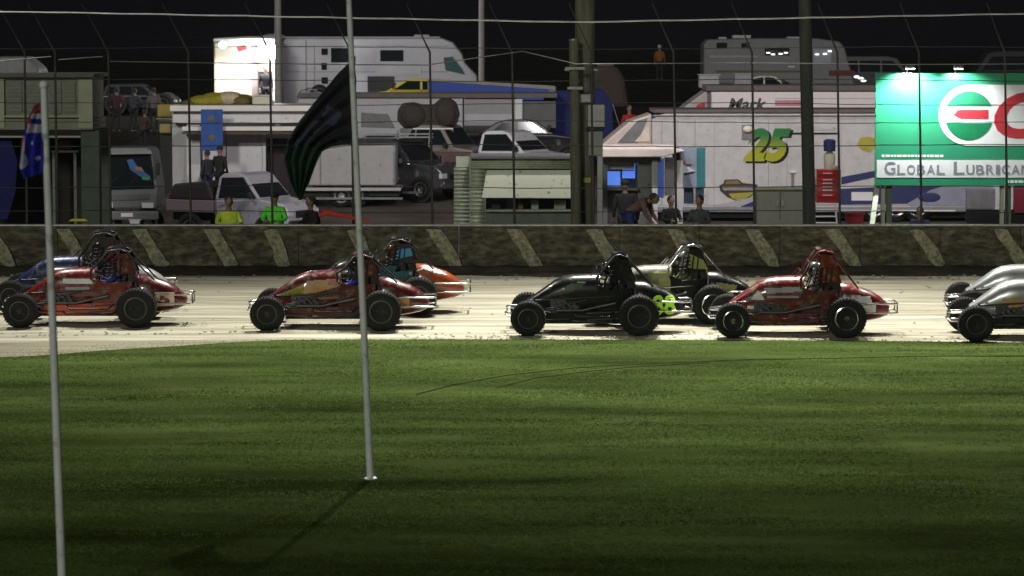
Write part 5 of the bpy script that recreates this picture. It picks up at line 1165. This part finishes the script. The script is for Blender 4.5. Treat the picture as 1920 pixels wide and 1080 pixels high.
def grass(n):
    y = rng.uniform(31.0, 58.6, n); hw = y*.168+.5; x = rng.uniform(-1, 1, n)*hw
    ed = np.array([edge(v) for v in np.linspace(-12, 12, 400)]); e = np.interp(x, np.linspace(-12, 12, 400), ed)
    keep = y < e+rng.normal(0, .06, n)-.02
    # thin out at the sandy left corner and over bare patches
    syv = 57.9-np.clip((-x-4.6)/4.6, 0, 1)*3.3; sand = np.clip((y-syv+.6)/2.2, 0, 1)**.7*(x < -4.2)
    keep &= rng.random(n) > sand*1.0
    nz = noise2(x*.45, y*1.1, 1.0, 3)*.6+noise2(x*1.4, y*3, 1.0, 5)*.4
    keep &= rng.random(n) < np.clip((nz-.18)*4, .12, 1)
    for c in tracks:
        for (a, b) in zip(c, c[1:]):
            d = np.array(b)-np.array(a); L2 = d@d; t = np.clip(((x-a[0])*d[0]+(y-a[1])*d[1])/L2, 0, 1)
            keep &= np.hypot(x-a[0]-t*d[0], y-a[1]-t*d[1]) > .15
    x, y, nz = x[keep], y[keep], nz[keep]; n = len(x)
    h = rng.uniform(.006, .017, n)*(.6+nz*.8); w_ = rng.uniform(.004, .010, n)*1.5; a = rng.uniform(0, pi, n); lean = rng.normal(0, .026, (n, 2))
    co = np.zeros((n, 3, 3)); co[:, 0, 0] = x-np.cos(a)*w_; co[:, 0, 1] = y-np.sin(a)*w_*.4; co[:, 1, 0] = x+np.cos(a)*w_; co[:, 1, 1] = y+np.sin(a)*w_*.4
    co[:, 2, 0] = x+lean[:, 0]; co[:, 2, 1] = y+lean[:, 1]; co[:, 2, 2] = h
    me = bpy.data.meshes.new('lawn_grass'); me.vertices.add(n*3); me.vertices.foreach_set('co', co.ravel()); me.loops.add(n*3); me.loops.foreach_set('vertex_index', np.arange(n*3))
    me.polygons.add(n); me.polygons.foreach_set('loop_start', np.arange(0, n*3, 3)); me.update()
    gm2 = M('grass_blades', (.074, .114, .031), 1, var=.7, scale=1.0, stretch=(.3, 1.1, 1), spec=0, dirt=.2, dirtc=(.07, .075, .02)); me.materials.append(gm2)
    nt2 = gm2.node_tree; b2 = nt2.nodes['Principled BSDF']; tr = nt2.nodes.new('ShaderNodeBsdfTranslucent'); mxs = nt2.nodes.new('ShaderNodeMixShader'); mxs.inputs[0].default_value = .5
    nt2.links.new(b2.inputs['Base Color'].links[0].from_socket, tr.inputs[0]); nt2.links.new(b2.outputs[0], mxs.inputs[1]); nt2.links.new(tr.outputs[0], mxs.inputs[2]); nt2.links.new(mxs.outputs[0], nt2.nodes['Material Output'].inputs[0])
    o = bpy.data.objects.new('lawn_grass', me); col.objects.link(o); o['kind'] = 'stuff'; tag(o, 'short mown green grass covering the infield', 'grass')
grass(420000)

# ------------------------------------------------------------------ damp dusty night air
hz = bpy.data.materials.new('haze_air'); hz.use_nodes = True; n_ = hz.node_tree.nodes; n_.clear()
pv = n_.new('ShaderNodeVolumePrincipled'); om = n_.new('ShaderNodeOutputMaterial'); hz.node_tree.links.new(pv.outputs[0], om.inputs['Volume'])
pv.inputs['Color'].default_value = (.9, .92, 1, 1); pv.inputs['Density'].default_value = .00007; pv.inputs['Anisotropy'].default_value = .3
o = MB().box((-430, -70, -1.5), (430, 490, 30)).build('haze', hz); o['kind'] = 'stuff'; tag(o, 'thin night haze over the speedway', 'haze')
